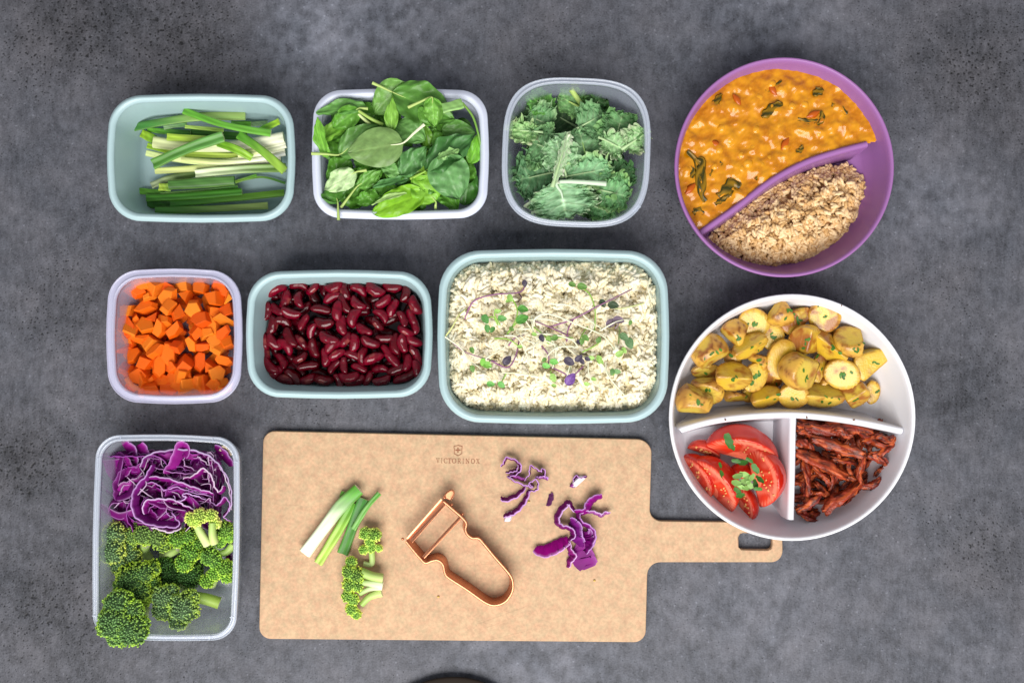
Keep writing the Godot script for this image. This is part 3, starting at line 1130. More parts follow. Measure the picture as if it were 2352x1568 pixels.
func make_spinach() -> void:
	frame(689.1, 156.2, 0.23438)
	# what fills the box under the leaves one can see
	for q in [[420, 620], [700, 620], [1000, 640], [1320, 700], [1550, 760], [380, 1000], [650, 1080], [950, 1000], [1260, 1150], [1500, 1100], [500, 1250], [850, 1260], [1150, 1280], [1450, 1280], [640, 450], [1150, 420], [420, 480], [1600, 1000], [560, 700], [900, 480], [1100, 1000], [1380, 560], [330, 800], [700, 950], [1280, 900], [1600, 640], [450, 1120], [820, 1120]]:
		var a := rf(0, TAU)
		var lf := spinach("", [q[0] - cos(a) * 150, q[1] - sin(a) * 150], [q[0] + cos(a) * 150, q[1] + sin(a) * 150], rf(210, 290), rf(0.036, 0.049), rf(0.038, 0.05), shade(C(84, 138, 52), 0.25), {"group": "buried spinach leaves", "roll": rf(-0.4, 0.4), "wave": 0.3})
		later(lf, "buried spinach leaf", lean_of(rad_to_deg(a)), "spinach box", Rect2(-0.172, -0.218, 0.15, 0.11), lf.position)
	var g1 := C(92, 142, 60)
	spinach("narrow dark spinach leaf standing along the right wall, lowest", [1600, 1345], [1690, 965], 230, 0.036, 0.044, C(62, 112, 48))
	spinach("bright spinach leaf bent along the right wall, above the dark one", [1660, 940], [1765, 640], 170, 0.05, 0.052, C(108, 172, 58), {"roll": 0.5})
	spinach("dull spinach leaf under the right rim, beside the curved thin stalk", [1390, 600], [1720, 640], 230, 0.048, 0.05, C(90, 138, 70), {"roll": 0.2})
	spinach("round spinach leaf standing up at the far rim, pale at its tip", [1020, 130], [730, 440], 320, 0.06, 0.05, C(112, 158, 84), {"roll": -0.3, "cup": 0.25})
	spinach("large spinach leaf over the far rim with a lime stalk pointing left", [900, 235], [1510, 500], 430, 0.063, 0.055, C(84, 134, 58), {"stem": [708, 145, 0.067], "cup": 0.18, "roll": -0.1})
	spinach("flat spinach leaf along the far left rim, seen on its matt face", [645, 375], [155, 440], 175, 0.058, 0.057, C(96, 148, 76), {"roll": 0.35})
	spinach("narrow spinach leaf hanging at the far left wall", [265, 880], [170, 480], 165, 0.053, 0.06, C(108, 166, 62), {"roll": -0.5})
	spinach("lime lower half of a folded spinach leaf at the left", [555, 500], [180, 720], 220, 0.05, 0.05, C(122, 176, 66), {"roll": 0.4, "cup": 0.5, "wave": 0.25})
	spinach("cupped spinach leaf at the upper left with dark hollows", [575, 395], [320, 590], 230, 0.06, 0.056, C(92, 146, 58), {"stem": [662, 398, 0.06], "cup": 0.6, "wave": 0.3, "roll": -0.25})
	spinach("dark spinach leaf behind the big central one, stalk to the left rim", [385, 850], [775, 560], 280, 0.056, 0.06, C(88, 134, 68), {"stem": [112, 838, 0.058], "cup": 0.2})
	spinach("spinach leaf showing between the narrow pointed one and the big central one", [960, 540], [1225, 710], 260, 0.058, 0.06, C(98, 146, 80), {"cup": 0.2})
	spinach("dark upright spinach leaf right of centre, with a lime edge", [1235, 790], [1225, 540], 120, 0.05, 0.056, C(92, 140, 44), {"roll": 0.6})
	spinach("lime spinach leaf curving under the crinkled one in the middle", [1085, 1085], [1265, 810], 270, 0.05, 0.055, C(132, 178, 66), {"cup": 0.45, "roll": 0.2})
	spinach("crinkled dark spinach leaf below the big central one", [985, 1050], [1235, 770], 250, 0.06, 0.063, C(86, 134, 80), {"cup": 0.4, "wave": 0.45})
	spinach("small crinkled spinach leaf left of the crinkled dark one", [975, 1035], [790, 960], 150, 0.058, 0.06, C(104, 152, 88), {"cup": 0.4, "wave": 0.4})
	spinach("bluish spinach strip below the crinkled leaves", [1060, 1090], [710, 1165], 110, 0.05, 0.05, C(92, 146, 88), {"roll": 0.5})
	spinach("dark small spinach leaf under the bluish strip", [1110, 1180], [910, 1180], 120, 0.046, 0.046, C(72, 126, 56), {"cup": 0.4})
	spinach("small spinach leaf with a pale rib, low in front of the strip", [790, 1310], [690, 1140], 190, 0.04, 0.046, C(96, 150, 62), {})
	spinach("dark spinach leaf in the near left corner, stalk hanging over the rim", [370, 1320], [320, 1120], 290, 0.056, 0.048, C(72, 122, 48), {"stem": [377, 1488, 0.0585]})
	spinach("spinach leaf with a long slanting stalk, near left", [555, 1165], [800, 1000], 165, 0.052, 0.058, C(98, 150, 68), {"stem": [400, 1365, 0.05], "point": 0.5, "cup": 0.2})
	spinach("shiny curled spinach leaf, near side left of the lime leaf on the rim", [745, 1255], [530, 1320], 160, 0.042, 0.042, C(92, 150, 58), {"cup": 0.6, "wave": 0.3})
	spinach("lime spinach leaf drooping over the near rim", [1220, 1225], [710, 1430], 290, 0.052, 0.054, C(124, 178, 48), {"cup": 0.2, "bend": 0.09, "roll": 0.1})
	spinach("folded pale edge of a spinach leaf lying on the lime one", [1045, 1225], [700, 1340], 80, 0.059, 0.058, C(164, 198, 128), {"roll": 0.6, "point": 0.6})
	spinach("pointed bright spinach leaf, near side right of the middle", [1330, 1310], [1110, 1050], 330, 0.05, 0.053, C(122, 176, 62), {"stem": [1328, 1375, 0.048], "cup": 0.35, "point": 0.1})
	spinach("pale shiny spinach leaf at the lower left, twisted", [545, 1020], [240, 1190], 230, 0.062, 0.054, C(176, 204, 158), {"stem": [650, 1000, 0.063], "cup": -0.3, "bend": 0.1, "wave": 0.35})
	spinach("folded dark spinach leaf with a bright rib, right of centre", [1230, 1010], [1695, 660], 330, 0.058, 0.062, C(66, 114, 62), {"stem": [1085, 1085, 0.052], "cup": 0.3, "roll": -0.2, "wave": 0.3, "stalk_color": C(150, 190, 80)})
	spinach("light folded flap of the dark leaf at the right", [1345, 890], [1560, 800], 110, 0.066, 0.068, C(132, 176, 110), {"roll": -0.5, "wave": 0.4})
	spinach("large flat dull green spinach leaf, lower right", [1380, 850], [1560, 1285], 420, 0.064, 0.06, C(98, 146, 92), {"cup": 0.12, "bend": 0.04})
	spinach("small bright spinach leaf beneath the curled one at the top", [1290, 560], [1165, 385], 150, 0.064, 0.064, C(98, 152, 64), {})
	spinach("curled small spinach leaf on the large one at the top right", [1290, 285], [1320, 575], 210, 0.071, 0.066, C(112, 166, 74), {"stem": [1060, 385, 0.067], "cup": -0.5, "wave": 0.4})
	spinach("narrow pointed spinach leaf standing up behind the central one", [895, 640], [905, 270], 170, 0.064, 0.068, C(118, 168, 70), {"point": 0.9, "cup": 0.35})
	spinach("big central spinach leaf seen from its dull side, white stalk up right", [1010, 735], [465, 830], 400, 0.072, 0.07, C(110, 142, 86), {"stem": [1218, 550, 0.08], "cup": -0.12, "bend": 0.03, "stalk_color": C(222, 230, 190), "wave": 0.06})
	var sm := veg("leaf_stalk", 0.38, {"back": 0.2})
	solo("loose_stalk", tube([Q(1590, 340, 0.055), Q(1690, 470, 0.057), Q(1745, 640, 0.056), Q(1775, 800, 0.05)], 0.0011, 0.0009, C(130, 172, 80), C(100, 150, 60), 14), sm, "thin green stalk curving along the right wall of the milky box", "stalk", "loose stalks")
	solo("loose_stalk", tube([Q(575, 420, 0.063), Q(700, 500, 0.064), Q(812, 552, 0.06)], 0.0013, 0.0015, C(168, 196, 100), C(150, 186, 90), 10), sm, "longer pale stalk left of the narrow pointed leaf", "stalk", "loose stalks")
	solo("loose_stalk", tube([Q(570, 450, 0.06), Q(690, 558, 0.056)], 0.0013, 0.0015, C(206, 220, 160), C(186, 208, 130), 8), sm, "shorter whitish stalk beside the longer pale one at the left", "stalk", "loose stalks")
	scallion("flat pale green cut stalk lying on the spinach at the upper right", [[1395, 395], [1500, 370], [1590, 345]], 95, [0.066, 0.066, 0.064], C(120, 162, 92), C(126, 168, 96), 0.05, 0.3)


func kale(label: String, base: Array, tip: Array, w: float, hb: float, ht: float, c: Color, edge: Color, o := {}) -> void:
	var m := veg("kale_leaf", 0.5, {"back": 0.45, "spec": 0.45, "tex": M_tex("kale")})
	var b := Q(base[0], base[1], hb)
	var e := Q(tip[0], tip[1], ht)
	var ww := S(w, hb)
	var t := thing("kale_leaf", label, "kale leaf", b, "torn kale leaves")
	var g := Geo.new()
	var nt := 116
	var nv := 71
	var dir := e - b
	var l := dir.length()
	dir /= l
	var side := dir.cross(Vector3.UP).normalized().rotated(dir, o.get("roll", 0.0))
	var up := side.cross(dir)
	var s := rf(0, 200)
	var frill: float = o.get("frill", 1.0)
	var cup: float = o.get("cup", 0.5)
	var p := PackedVector3Array()
	var cc := PackedColorArray()
	var uv := PackedVector2Array()
	for i in nt:
		var t0 := i / (nt - 1.0)
		var wd := ww / 2 * (0.10 + pow(sin(PI * pow(t0 * 0.93 + 0.02, 0.9)), 0.6))
		for j in nv:
			var v := j / (nv - 1.0) * 2.0 - 1.0
			v = signf(v) * pow(absf(v), 0.72)
			var av := absf(v)
			var edge_t := maxf(pow(av, 2.6), pow(t0, 8.0))
			var lobe := 1.0 + 0.30 * nz.get_noise_2d(t0 * 260 + s, signf(v) * 50) * av
			var q := b + dir * l * t0 + side * wd * v * lobe
			var f := frill * edge_t * ww
			# tight curls along the margin, coarser waves further in
			var a1 := nz.get_noise_2d(t0 * 620 + s, v * 120 + 7)
			var gx := t0 * l * 8500.0 + s
			var gy := v * wd * 8500.0
			var a2 := 1.9 * nz.get_noise_2d(gx + 80, gy)
			var a3 := 1.9 * nz.get_noise_2d(gx + 900, gy + 300)
			var curl := frill * edge_t
			q += up * (cup * wd * v * v * 0.55 + f * 0.20 * a1 + curl * 0.0042 * a2 + ww * 0.10 * nz.get_noise_2d(t0 * 100 + s, v * 45)) + dir * curl * 0.0026 * a3 + side * curl * 0.0026 * a2 * signf(v)
			p.append(q)
			var k := 1.0 + 0.30 * nz.get_noise_2d(t0 * 300 + s, v * 160)
			var x := (c * 2.35 + Color(0.06, 0.065, 0.075)).lerp(edge * 1.9, clampf(smoothstep(0.62, 0.98, maxf(av, pow(t0, 4.0))) * (0.6 + 0.6 * a2), 0, 1))  # pale margin; highlights on the curl tops are painted into the colour
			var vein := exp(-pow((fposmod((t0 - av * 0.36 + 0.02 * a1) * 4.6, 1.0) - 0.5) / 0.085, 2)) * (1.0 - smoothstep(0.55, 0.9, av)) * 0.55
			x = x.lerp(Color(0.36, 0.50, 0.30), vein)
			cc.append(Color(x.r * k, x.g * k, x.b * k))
			uv.append(Vector2(t0, v * 0.5 + 0.5))
	g.grid(p, nt, nv, false, cc, false, 0, Color.WHITE, uv)
	part("blade", g, m, t)
	var sm := veg("kale_stalk", 0.42, {"back": 0.15})
	var rc: Color = o.get("rib", C(172, 200, 150))
	var st: Array = o.get("stem", [])
	var end := b - dir * 0.004
	if st.size():
		end = Q(st[0], st[1], st[2])
	part("rib", tube([b + dir * l * 0.62 + Vector3(0, 0.0006, 0), b + dir * l * 0.3 + Vector3(0, 0.001, 0), b + Vector3(0, 0.001, 0), end], 0.0004, o.get("thick", 0.0014), rc, rc, 14), sm, t)


func make_kale() -> void:
	frame(1130.1, 156.2, 0.24027)
	var d := C(64, 108, 58)
	var g := C(92, 138, 92)
	var p := C(138, 178, 138)
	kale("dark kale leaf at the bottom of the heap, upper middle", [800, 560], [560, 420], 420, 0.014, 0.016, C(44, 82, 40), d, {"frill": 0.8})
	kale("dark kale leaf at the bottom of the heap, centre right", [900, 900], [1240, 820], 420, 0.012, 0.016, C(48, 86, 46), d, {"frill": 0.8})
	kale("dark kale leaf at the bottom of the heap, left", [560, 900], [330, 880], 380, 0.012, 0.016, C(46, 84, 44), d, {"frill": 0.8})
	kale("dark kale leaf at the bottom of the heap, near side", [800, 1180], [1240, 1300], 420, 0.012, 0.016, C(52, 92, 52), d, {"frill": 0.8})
	kale("curly dark kale leaf at the top right, smallest", [960, 420], [1050, 255], 220, 0.026, 0.032, C(58, 104, 50), C(92, 140, 70), {"frill": 1.3})
	kale("dark frilly kale bit right of the pale stalk at the top", [760, 330], [850, 215], 170, 0.024, 0.03, C(58, 104, 46), C(96, 146, 66), {"frill": 1.3})
	kale("kale leaf with a thick pale stalk pointing up at the top", [885, 400], [640, 270], 260, 0.028, 0.034, C(84, 130, 72), C(120, 160, 100), {"stem": [755, 200, 0.042], "thick": 0.0026, "frill": 0.5, "rib": C(170, 196, 110)})
	kale("smooth bright green kale leaf near the upper left", [575, 420], [340, 250], 240, 0.032, 0.036, C(72, 130, 44), C(104, 160, 84), {"frill": 0.35, "roll": 0.2})
	kale("dark curly kale leaf at the left edge of the heap, upper part", [470, 460], [230, 500], 250, 0.024, 0.028, C(58, 102, 48), C(96, 140, 80), {"frill": 1.2})
	kale("light kale leaf with curls around a dark hollow, upper left", [560, 560], [330, 440], 330, 0.034, 0.038, g, C(150, 186, 142), {"cup": 0.7})
	kale("frilly pale kale tip touching the left wall", [440, 610], [160, 590], 210, 0.04, 0.043, C(128, 176, 110), C(170, 206, 150), {"frill": 1.3})
	kale("kale leaf with green veins, left of centre", [590, 790], [330, 690], 420, 0.034, 0.038, g, C(132, 174, 122), {"cup": 0.5})
	kale("bluish kale leaf lying flat, near left", [570, 1000], [210, 1080], 430, 0.026, 0.028, C(82, 130, 88), C(112, 158, 112), {"cup": 0.2})
	kale("curly kale leaf in front of the bluish one", [470, 1090], [360, 1270], 300, 0.022, 0.026, C(88, 140, 100), C(124, 168, 124), {"cup": 0.2})
	kale("greyish kale leaf above the middle, facing right", [830, 570], [1080, 430], 310, 0.04, 0.044, C(86, 132, 86), C(124, 164, 122), {"frill": 0.8})
	kale("flat kale leaf in the centre with branching veins", [920, 930], [830, 570], 330, 0.034, 0.042, C(84, 126, 84), C(110, 154, 108), {"frill": 0.6, "stem": [800, 800, 0.032], "rib": C(150, 188, 110)})
	kale("cupped kale leaf at the right with a purple tinged base", [1170, 720], [1260, 400], 380, 0.038, 0.044, C(80, 128, 76), C(130, 174, 118), {"cup": 0.8})
	kale("frilly pale kale edge hanging in front of the cupped leaf", [1060, 680], [1290, 790], 240, 0.046, 0.048, C(130, 176, 122), C(176, 210, 164), {"frill": 1.3})
	kale("pale kale tip touching the right wall, with a light rib", [1280, 750], [1480, 620], 230, 0.048, 0.052, C(134, 182, 124), C(176, 212, 164), {"frill": 1.2, "thick": 0.002})
	kale("dark kale leaf at the lower right, pointed", [1080, 1000], [1380, 1030], 250, 0.028, 0.03, C(62, 112, 62), C(100, 150, 96), {"frill": 0.9})
	kale("crisp kale leaf below the centre, running right", [700, 1040], [1160, 950], 280, 0.038, 0.042, C(106, 156, 112), C(160, 198, 140), {"frill": 1.1})
	kale("light kale leaf left of the folded rib in the middle", [700, 1000], [600, 640], 300, 0.042, 0.05, C(128, 172, 130), C(160, 198, 158), {"frill": 0.9})
	kale("kale leaf at the near right with bright curls", [1010, 1160], [1320, 1230], 360, 0.034, 0.038, C(94, 146, 96), C(150, 194, 126), {"frill": 1.1})
	kale("kale curl at the near side, right of the largest leaf", [900, 1290], [1180, 1400], 210, 0.03, 0.032, C(88, 142, 92), C(130, 178, 116), {"frill": 1.2})
	kale("largest kale leaf, spread at the near side with a pale stalk to the right", [640, 1090], [720, 1440], 640, 0.046, 0.042, C(122, 166, 128), C(168, 204, 160), {"stem": [1095, 1105, 0.052], "thick": 0.0024, "cup": -0.15, "rib": C(196, 216, 190), "frill": 0.75})
	kale("folded kale leaf edge standing up along the middle", [590, 1090], [735, 610], 150, 0.052, 0.056, C(146, 186, 140), C(176, 208, 170), {"roll": 0.9, "frill": 0.5, "thick": 0.0024})


# ---------------------------------------------------------------- broccoli
var bud: Geo


func floret(label: String, lobes: Array, stalks: Array, dark: Color, light: Color, where: String) -> void:
	var mid := Q(lobes[0][0], lobes[0][1], 0.0)
	var t := thing("broccoli_floret", label, "broccoli", mid, where)
	var bm := veg("broccoli_buds", 0.7, {"spec": 0.25})
	var sm := veg("broccoli_stalk", 0.45, {"back": 0.12})
	for q in lobes:
		var c := Q(q[0], q[1], q[3])
		var r := S(q[2], q[3])
		var flat: float = q[4] if q.size() > 4 else 0.85
		var g := Geo.new()
		var o := rf(0, 99)
		var core := ball(14, 22)
		for i in core.v.size():
			core.v[i] *= 0.92 + 0.25 * nz.get_noise_3dv(core.v[i] * 60 + Vector3.ONE * o)
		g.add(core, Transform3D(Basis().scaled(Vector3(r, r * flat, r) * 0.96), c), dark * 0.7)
		var n := int(clampf(r * r / (0.00102 * 0.00102) * 2.6, 120, 1500))
		for i in n:
			var y := 1.0 - (i + 0.5) / n * 1.72
			var a := i * 2.399963 + rf(-0.25, 0.25)
			var s := sqrt(maxf(1.0 - y * y, 0.0))
			var d := Vector3(s * cos(a), y, s * sin(a))
			var lump := nz.get_noise_3dv(d * 60 + Vector3.ONE * o)
			var rr := r * (0.95 + 0.26 * lump + 0.10 * nz.get_noise_3dv(d * 170 + Vector3.ONE * o) + rf(-0.04, 0.04))
			var br := rf(0.0007, 0.00115)
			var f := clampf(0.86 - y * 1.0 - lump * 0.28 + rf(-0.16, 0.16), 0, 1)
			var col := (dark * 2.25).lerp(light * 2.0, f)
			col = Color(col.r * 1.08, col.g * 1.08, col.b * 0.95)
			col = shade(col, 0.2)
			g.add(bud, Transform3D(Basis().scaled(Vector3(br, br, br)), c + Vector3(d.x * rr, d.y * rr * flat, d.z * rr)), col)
		tag(part("crown", g, bm, t), "", "", "", "stuff").remove_meta("label")
	for s in stalks:        # [points..., thickness at crown, thickness at the cut]
		var pts := []
		for q in s[0]:
			pts.append(Q(q[0], q[1], q[2]))
		var c0 := C(150, 184, 92)
		var c1: Color = s[3] if s.size() > 3 else C(206, 220, 160)
		var r0 := S(s[1], 0.02)
		var r1 := S(s[2], 0.02)
		var sect := PackedVector2Array()
		for k in 12:
			var a := k * TAU / 12
			sect.append(Vector2(cos(a), sin(a)) * rf(0.84, 1.08))
		part("stalk", sweep(smooth_path(pts, 12), sect, func(tt): return Vector2.ONE * lerpf(r0, r1, tt), func(tt, j): return c0.lerp(c1, tt).lerp(C(178, 204, 120), 0.3 if j % 3 == 0 else 0.0), 2, C(226, 234, 190)), sm, t)


func make_broccoli() -> void:
	bud = ball(3, 5)
	frame(192.9, 983.1, 0.33394)
	var dk := C(74, 100, 58)
	var blue := C(84, 108, 76)
	var lt := C(150, 172, 62)
	var w := "broccoli florets in the clear box"
	floret("dark broccoli floret wedged low between the others, right of centre", [[600, 1010, 90, 0.016], [730, 1000, 95, 0.018], [560, 940, 60, 0.016]], [[[[680, 1030, 0.012], [700, 1090, 0.008], [760, 1095, 0.006]], 40, 46]], C(52, 80, 46), C(90, 124, 52), w)
	floret("broccoli floret at the left wall above the others, with a yellow underside", [[205, 730, 85, 0.034], [195, 850, 90, 0.036], [240, 930, 70, 0.03], [330, 885, 66, 0.026], [310, 820, 50, 0.026]], [[[[320, 840, 0.022], [400, 880, 0.016]], 40, 36]], blue, C(170, 178, 84), w)
	floret("wide broccoli floret just under the red cabbage, pale stalk at its base", [[340, 735, 66, 0.03], [420, 730, 80, 0.034], [505, 745, 78, 0.034], [545, 800, 52, 0.028], [375, 690, 50, 0.03]], [[[[420, 800, 0.024], [410, 850, 0.016], [440, 905, 0.01]], 34, 44]], C(86, 110, 62), lt, w)
	floret("broccoli floret of several small heads in the middle row", [[650, 760, 66, 0.032], [720, 740, 56, 0.032], [735, 850, 70, 0.03], [690, 930, 62, 0.03], [780, 800, 52, 0.028]], [[[[650, 830, 0.024], [590, 860, 0.014], [540, 890, 0.01]], 26, 34]], C(82, 118, 52), lt, w)
	floret("cut open broccoli floret with a pale forked stalk, leaning on the cabbage", [[735, 620, 46, 0.044], [800, 600, 52, 0.046], [870, 600, 46, 0.044], [900, 650, 40, 0.042], [770, 650, 34, 0.046]], [[[[765, 650, 0.046], [800, 720, 0.044], [850, 800, 0.04]], 24, 34, C(214, 224, 160)], [[[880, 650, 0.046], [880, 730, 0.045], [895, 790, 0.042]], 24, 30, C(206, 220, 140)]], C(128, 148, 72), C(190, 192, 112), w)
	floret("broccoli floret by the right wall, beside the cut open one", [[970, 700, 62, 0.03], [1000, 745, 40, 0.028], [940, 780, 40, 0.026]], [], C(92, 126, 58), C(150, 180, 70), w)
	floret("small round broccoli floret with a stalk to the right wall", [[865, 880, 68, 0.032], [905, 920, 50, 0.03]], [[[[925, 860, 0.026], [980, 850, 0.024], [1025, 800, 0.024]], 22, 26, C(170, 200, 110)]], C(78, 112, 54), C(140, 172, 66), w)
	floret("broccoli floret in the right corner, lower of two at the wall", [[970, 960, 62, 0.03], [900, 1000, 50, 0.026], [845, 1050, 50, 0.024], [985, 1020, 44, 0.026]], [[[[900, 1040, 0.018], [880, 1080, 0.01]], 24, 28]], C(92, 128, 54), C(158, 182, 72), w)
	floret("large dark round broccoli floret in the centre left", [[320, 1040, 110, 0.036], [400, 1000, 84, 0.036], [380, 1100, 88, 0.034], [270, 1090, 74, 0.032], [470, 960, 56, 0.03], [480, 1060, 50, 0.028]], [], C(70, 98, 58), lt, w)
	floret("yellowish broccoli floret left of the near one, partly hidden", [[400, 1190, 52, 0.03], [430, 1160, 44, 0.03]], [[[[410, 1240, 0.02], [410, 1290, 0.014]], 30, 34]], C(112, 140, 58), C(160, 182, 76), w)
	floret("double broccoli floret, lower middle, thick stalk to the right", [[545, 1160, 84, 0.036], [600, 1120, 52, 0.034], [540, 1250, 72, 0.034], [690, 1230, 106, 0.038], [650, 1320, 70, 0.034], [735, 1170, 60, 0.034]], [[[[740, 1160, 0.024], [830, 1175, 0.02], [930, 1205, 0.018]], 40, 44, C(176, 206, 92)]], blue, C(156, 178, 78), w)
	floret("biggest broccoli floret, hanging over the near left corner of the rim", [[215, 1330, 124, 0.062], [240, 1210, 104, 0.058], [330, 1260, 84, 0.056], [330, 1390, 110, 0.06], [230, 1430, 74, 0.06], [390, 1350, 66, 0.056], [150, 1370, 62, 0.058]], [[[[350, 1300, 0.05], [420, 1250, 0.03]], 40, 36]], C(76, 104, 66), C(140, 170, 58), w)
	frame(679.9, 1084.1, 0.23442)
	var b: float = BOARD_Y
	floret("small broccoli bit with a short bent stalk, upper of two on the board", [[680, 600, 62, b + 0.011], [770, 610, 66, b + 0.011], [720, 680, 50, b + 0.009], [660, 760, 44, b + 0.007], [740, 735, 50, b + 0.008], [810, 745, 34, b + 0.007]], [[[[735, 760, b + 0.006], [745, 860, b + 0.005], [730, 905, b + 0.004], [660, 895, b + 0.004]], 34, 26]], C(92, 124, 56), C(186, 200, 104), "broccoli on the board")
	floret("broccoli floret on the board lying on its side, three pale stems", [[540, 880, 56, b + 0.014], [520, 980, 72, b + 0.017], [590, 1010, 78, b + 0.016], [520, 1100, 72, b + 0.016], [590, 1110, 66, b + 0.014], [510, 1210, 62, b + 0.014], [560, 1250, 56, b + 0.013], [540, 1340, 58, b + 0.012], [590, 1390, 48, b + 0.01], [625, 1000, 56, b + 0.012]], [[[[640, 980, b + 0.014], [740, 1020, b + 0.014], [850, 1040, b + 0.013]], 46, 44, C(196, 214, 130)], [[[640, 1080, b + 0.013], [740, 1090, b + 0.013], [850, 1110, b + 0.013]], 30, 40, C(236, 240, 214)], [[[620, 1190, b + 0.011], [720, 1140, b + 0.011], [840, 1130, b + 0.01]], 26, 30, C(232, 238, 206)], [[[640, 1300, b + 0.009], [720, 1220, b + 0.009], [840, 1180, b + 0.009]], 30, 44, C(206, 222, 140)]], C(94, 124, 60), C(176, 192, 84), "broccoli on the board")


# ---------------------------------------------------------------- carrots
func carrot_geo() -> Geo:      # an uneven prism cut from a carrot, with tiny chamfers
	var g := Geo.new()
	var n := [4, 4, 5, 5, 6, 3][rng.randi_range(0, 5)] as int
	var base := PackedVector2Array()
	var a0 := rf(0, TAU)
	var l := rf(0.78, 1.45)
	for k in n:
		var a := a0 + (k + rf(-0.3, 0.3)) * TAU / n
		var r := rf(0.72, 1.18)
		base.append(Vector2(cos(a) * r * l, sin(a) * r / l))
	var hh := rf(0.42, 0.75)
	var tx := rf(-0.4, 0.4)
	var tz := rf(-0.4, 0.4)
	var rings := []
	for s in [[0.93, -hh], [1.0, -hh + 0.07], [1.0, hh - 0.07], [0.93, hh]]:
		var r := PackedVector3Array()
		for q in base:
			var y: float = s[1]
			r.append(Vector3(q.x * s[0] * (1.0 - 0.10 * y), y + (q.x * tx + q.y * tz if y > 0 else 0.0), q.y * s[0] * (1.0 - 0.10 * y)))
		rings.append(r)
	var p := PackedVector3Array()
	for r in rings: p.append_array(r)
	var f := PackedInt32Array()
	for r in 3:
		for k in n:
			var k2 := (k + 1) % n
			f.append_array([r * n + k, r * n + k2, (r + 1) * n + k, r * n + k2, (r + 1) * n + k2, (r + 1) * n + k])
	var sides := f.size()
	for k in range(1, n - 1):
		f.append_array([0, k + 1, k, 3 * n, 3 * n + k, 3 * n + k + 1])
	g.flat(p, f, Color.WHITE)
	for k in g.c.size():        # the outer cut faces are a shade redder, the end faces carry the paler core
		g.c[k] = Color(1.0, 0.94, 0.85) if k < sides else Color(1.0, 1.08, 1.5)
	return g


func make_carrots() -> void:
	frame(229.7, 597.2, 0.2168)
	var tones := []
	for q in [[242, 104, 6], [246, 114, 10], [248, 126, 18], [238, 94, 6], [248, 138, 30]]:
		var m := mat("carrot_%d" % q[1], C(q[0], q[1], q[2]), 0.42, {"spec": 0.5, "bump": M_tex("fine"), "bump_scale": 0.03, "tri": 60.0, "back": 0.2, "vc": true})
		tones.append(m)
	var shapes := []
	for k in 14:
		shapes.append(carrot_geo().mesh())
	var put := func(x: float, y: float, h: float, deg: float, size: float) -> void:
		var o := MeshInstance3D.new()
		var tone := rng.randi_range(0, 4)
		o.name = numbered("carrot_chunk")
		o.mesh = shapes[rng.randi_range(0, 13)]
		o.material_override = tones[tone]
		var b := Basis(Vector3.UP, deg_to_rad(-deg)) * Basis(Vector3.RIGHT, rf(-0.5, 0.5)) * Basis(Vector3.BACK, rf(-0.5, 0.5))
		if rng.randf() < 0.25:
			b = b * Basis(Vector3.RIGHT, PI / 2)
		o.transform = Transform3D(b.scaled_local(Vector3.ONE * size), keep_in(Q(x, y, h), Q(815, 812, h), 0.0437 + h * 0.06, 0.0437 + h * 0.06))
		add_child(o)
		tag(o, "", "carrot chunk", "carrot chunks in the lilac box")
		var kind := ["deep orange carrot chunk", "orange carrot chunk", "light orange carrot chunk", "reddish orange carrot chunk", "yellowish carrot chunk"][tone] as String
		later(o, ("small " if size < 0.0072 else "large ") + kind, "", "lilac box", Rect2(-0.375, -0.075, 0.118, 0.122), o.position)
	for y in range(280, 1400, 150):
		for x in range(300, 1340, 145):
			if x < 400 and y < 450: continue
			put.call(x + rf(-45, 45), y + rf(-45, 45), 0.008, rf(0, 180), rf(0.0062, 0.0078))
	var top := [
		"430,260 570,255 510,390 295,510 490,500 720,385 920,400 1070,290 1220,400 1265,290 1340,400 1340,510",
		"1000,530 830,570 1205,560 560,610 490,700 375,660 270,700 790,745 1000,750 1140,770 1300,770 410,830",
		"550,880 600,950 720,1000 800,905 1090,910 1270,930 240,940 350,1010 920,1090 1180,1120 1330,1070 280,1150",
		"420,1190 500,1060 590,1110 740,1140 580,1230 680,1270 810,1270 910,1260 1040,1290 1190,1290 1310,1320 720,1400",
		"340,1290 540,1340 900,1370 1330,650 1090,620 720,500 900,280 700,300 620,1140 260,830 320,740 970,880",
		"1180,680 1340,850 390,320 860,1180 1050,1090 1240,1210 470,1320 640,720 1210,850 680,640 1290,1390 1110,1390"]
	for line in top:
		for w in line.split(" "):
			var q: PackedStringArray = w.split(",")
			var x := q[0].to_float()
			var y := q[1].to_float()
			var mid := 1.0 - clampf(Vector2((x - 820) / 620, (y - 830) / 640).length(), 0, 1)
			put.call(x, y, 0.021 + 0.009 * mid + rf(-0.003, 0.004), rf(0, 180), rf(0.0064, 0.0090))


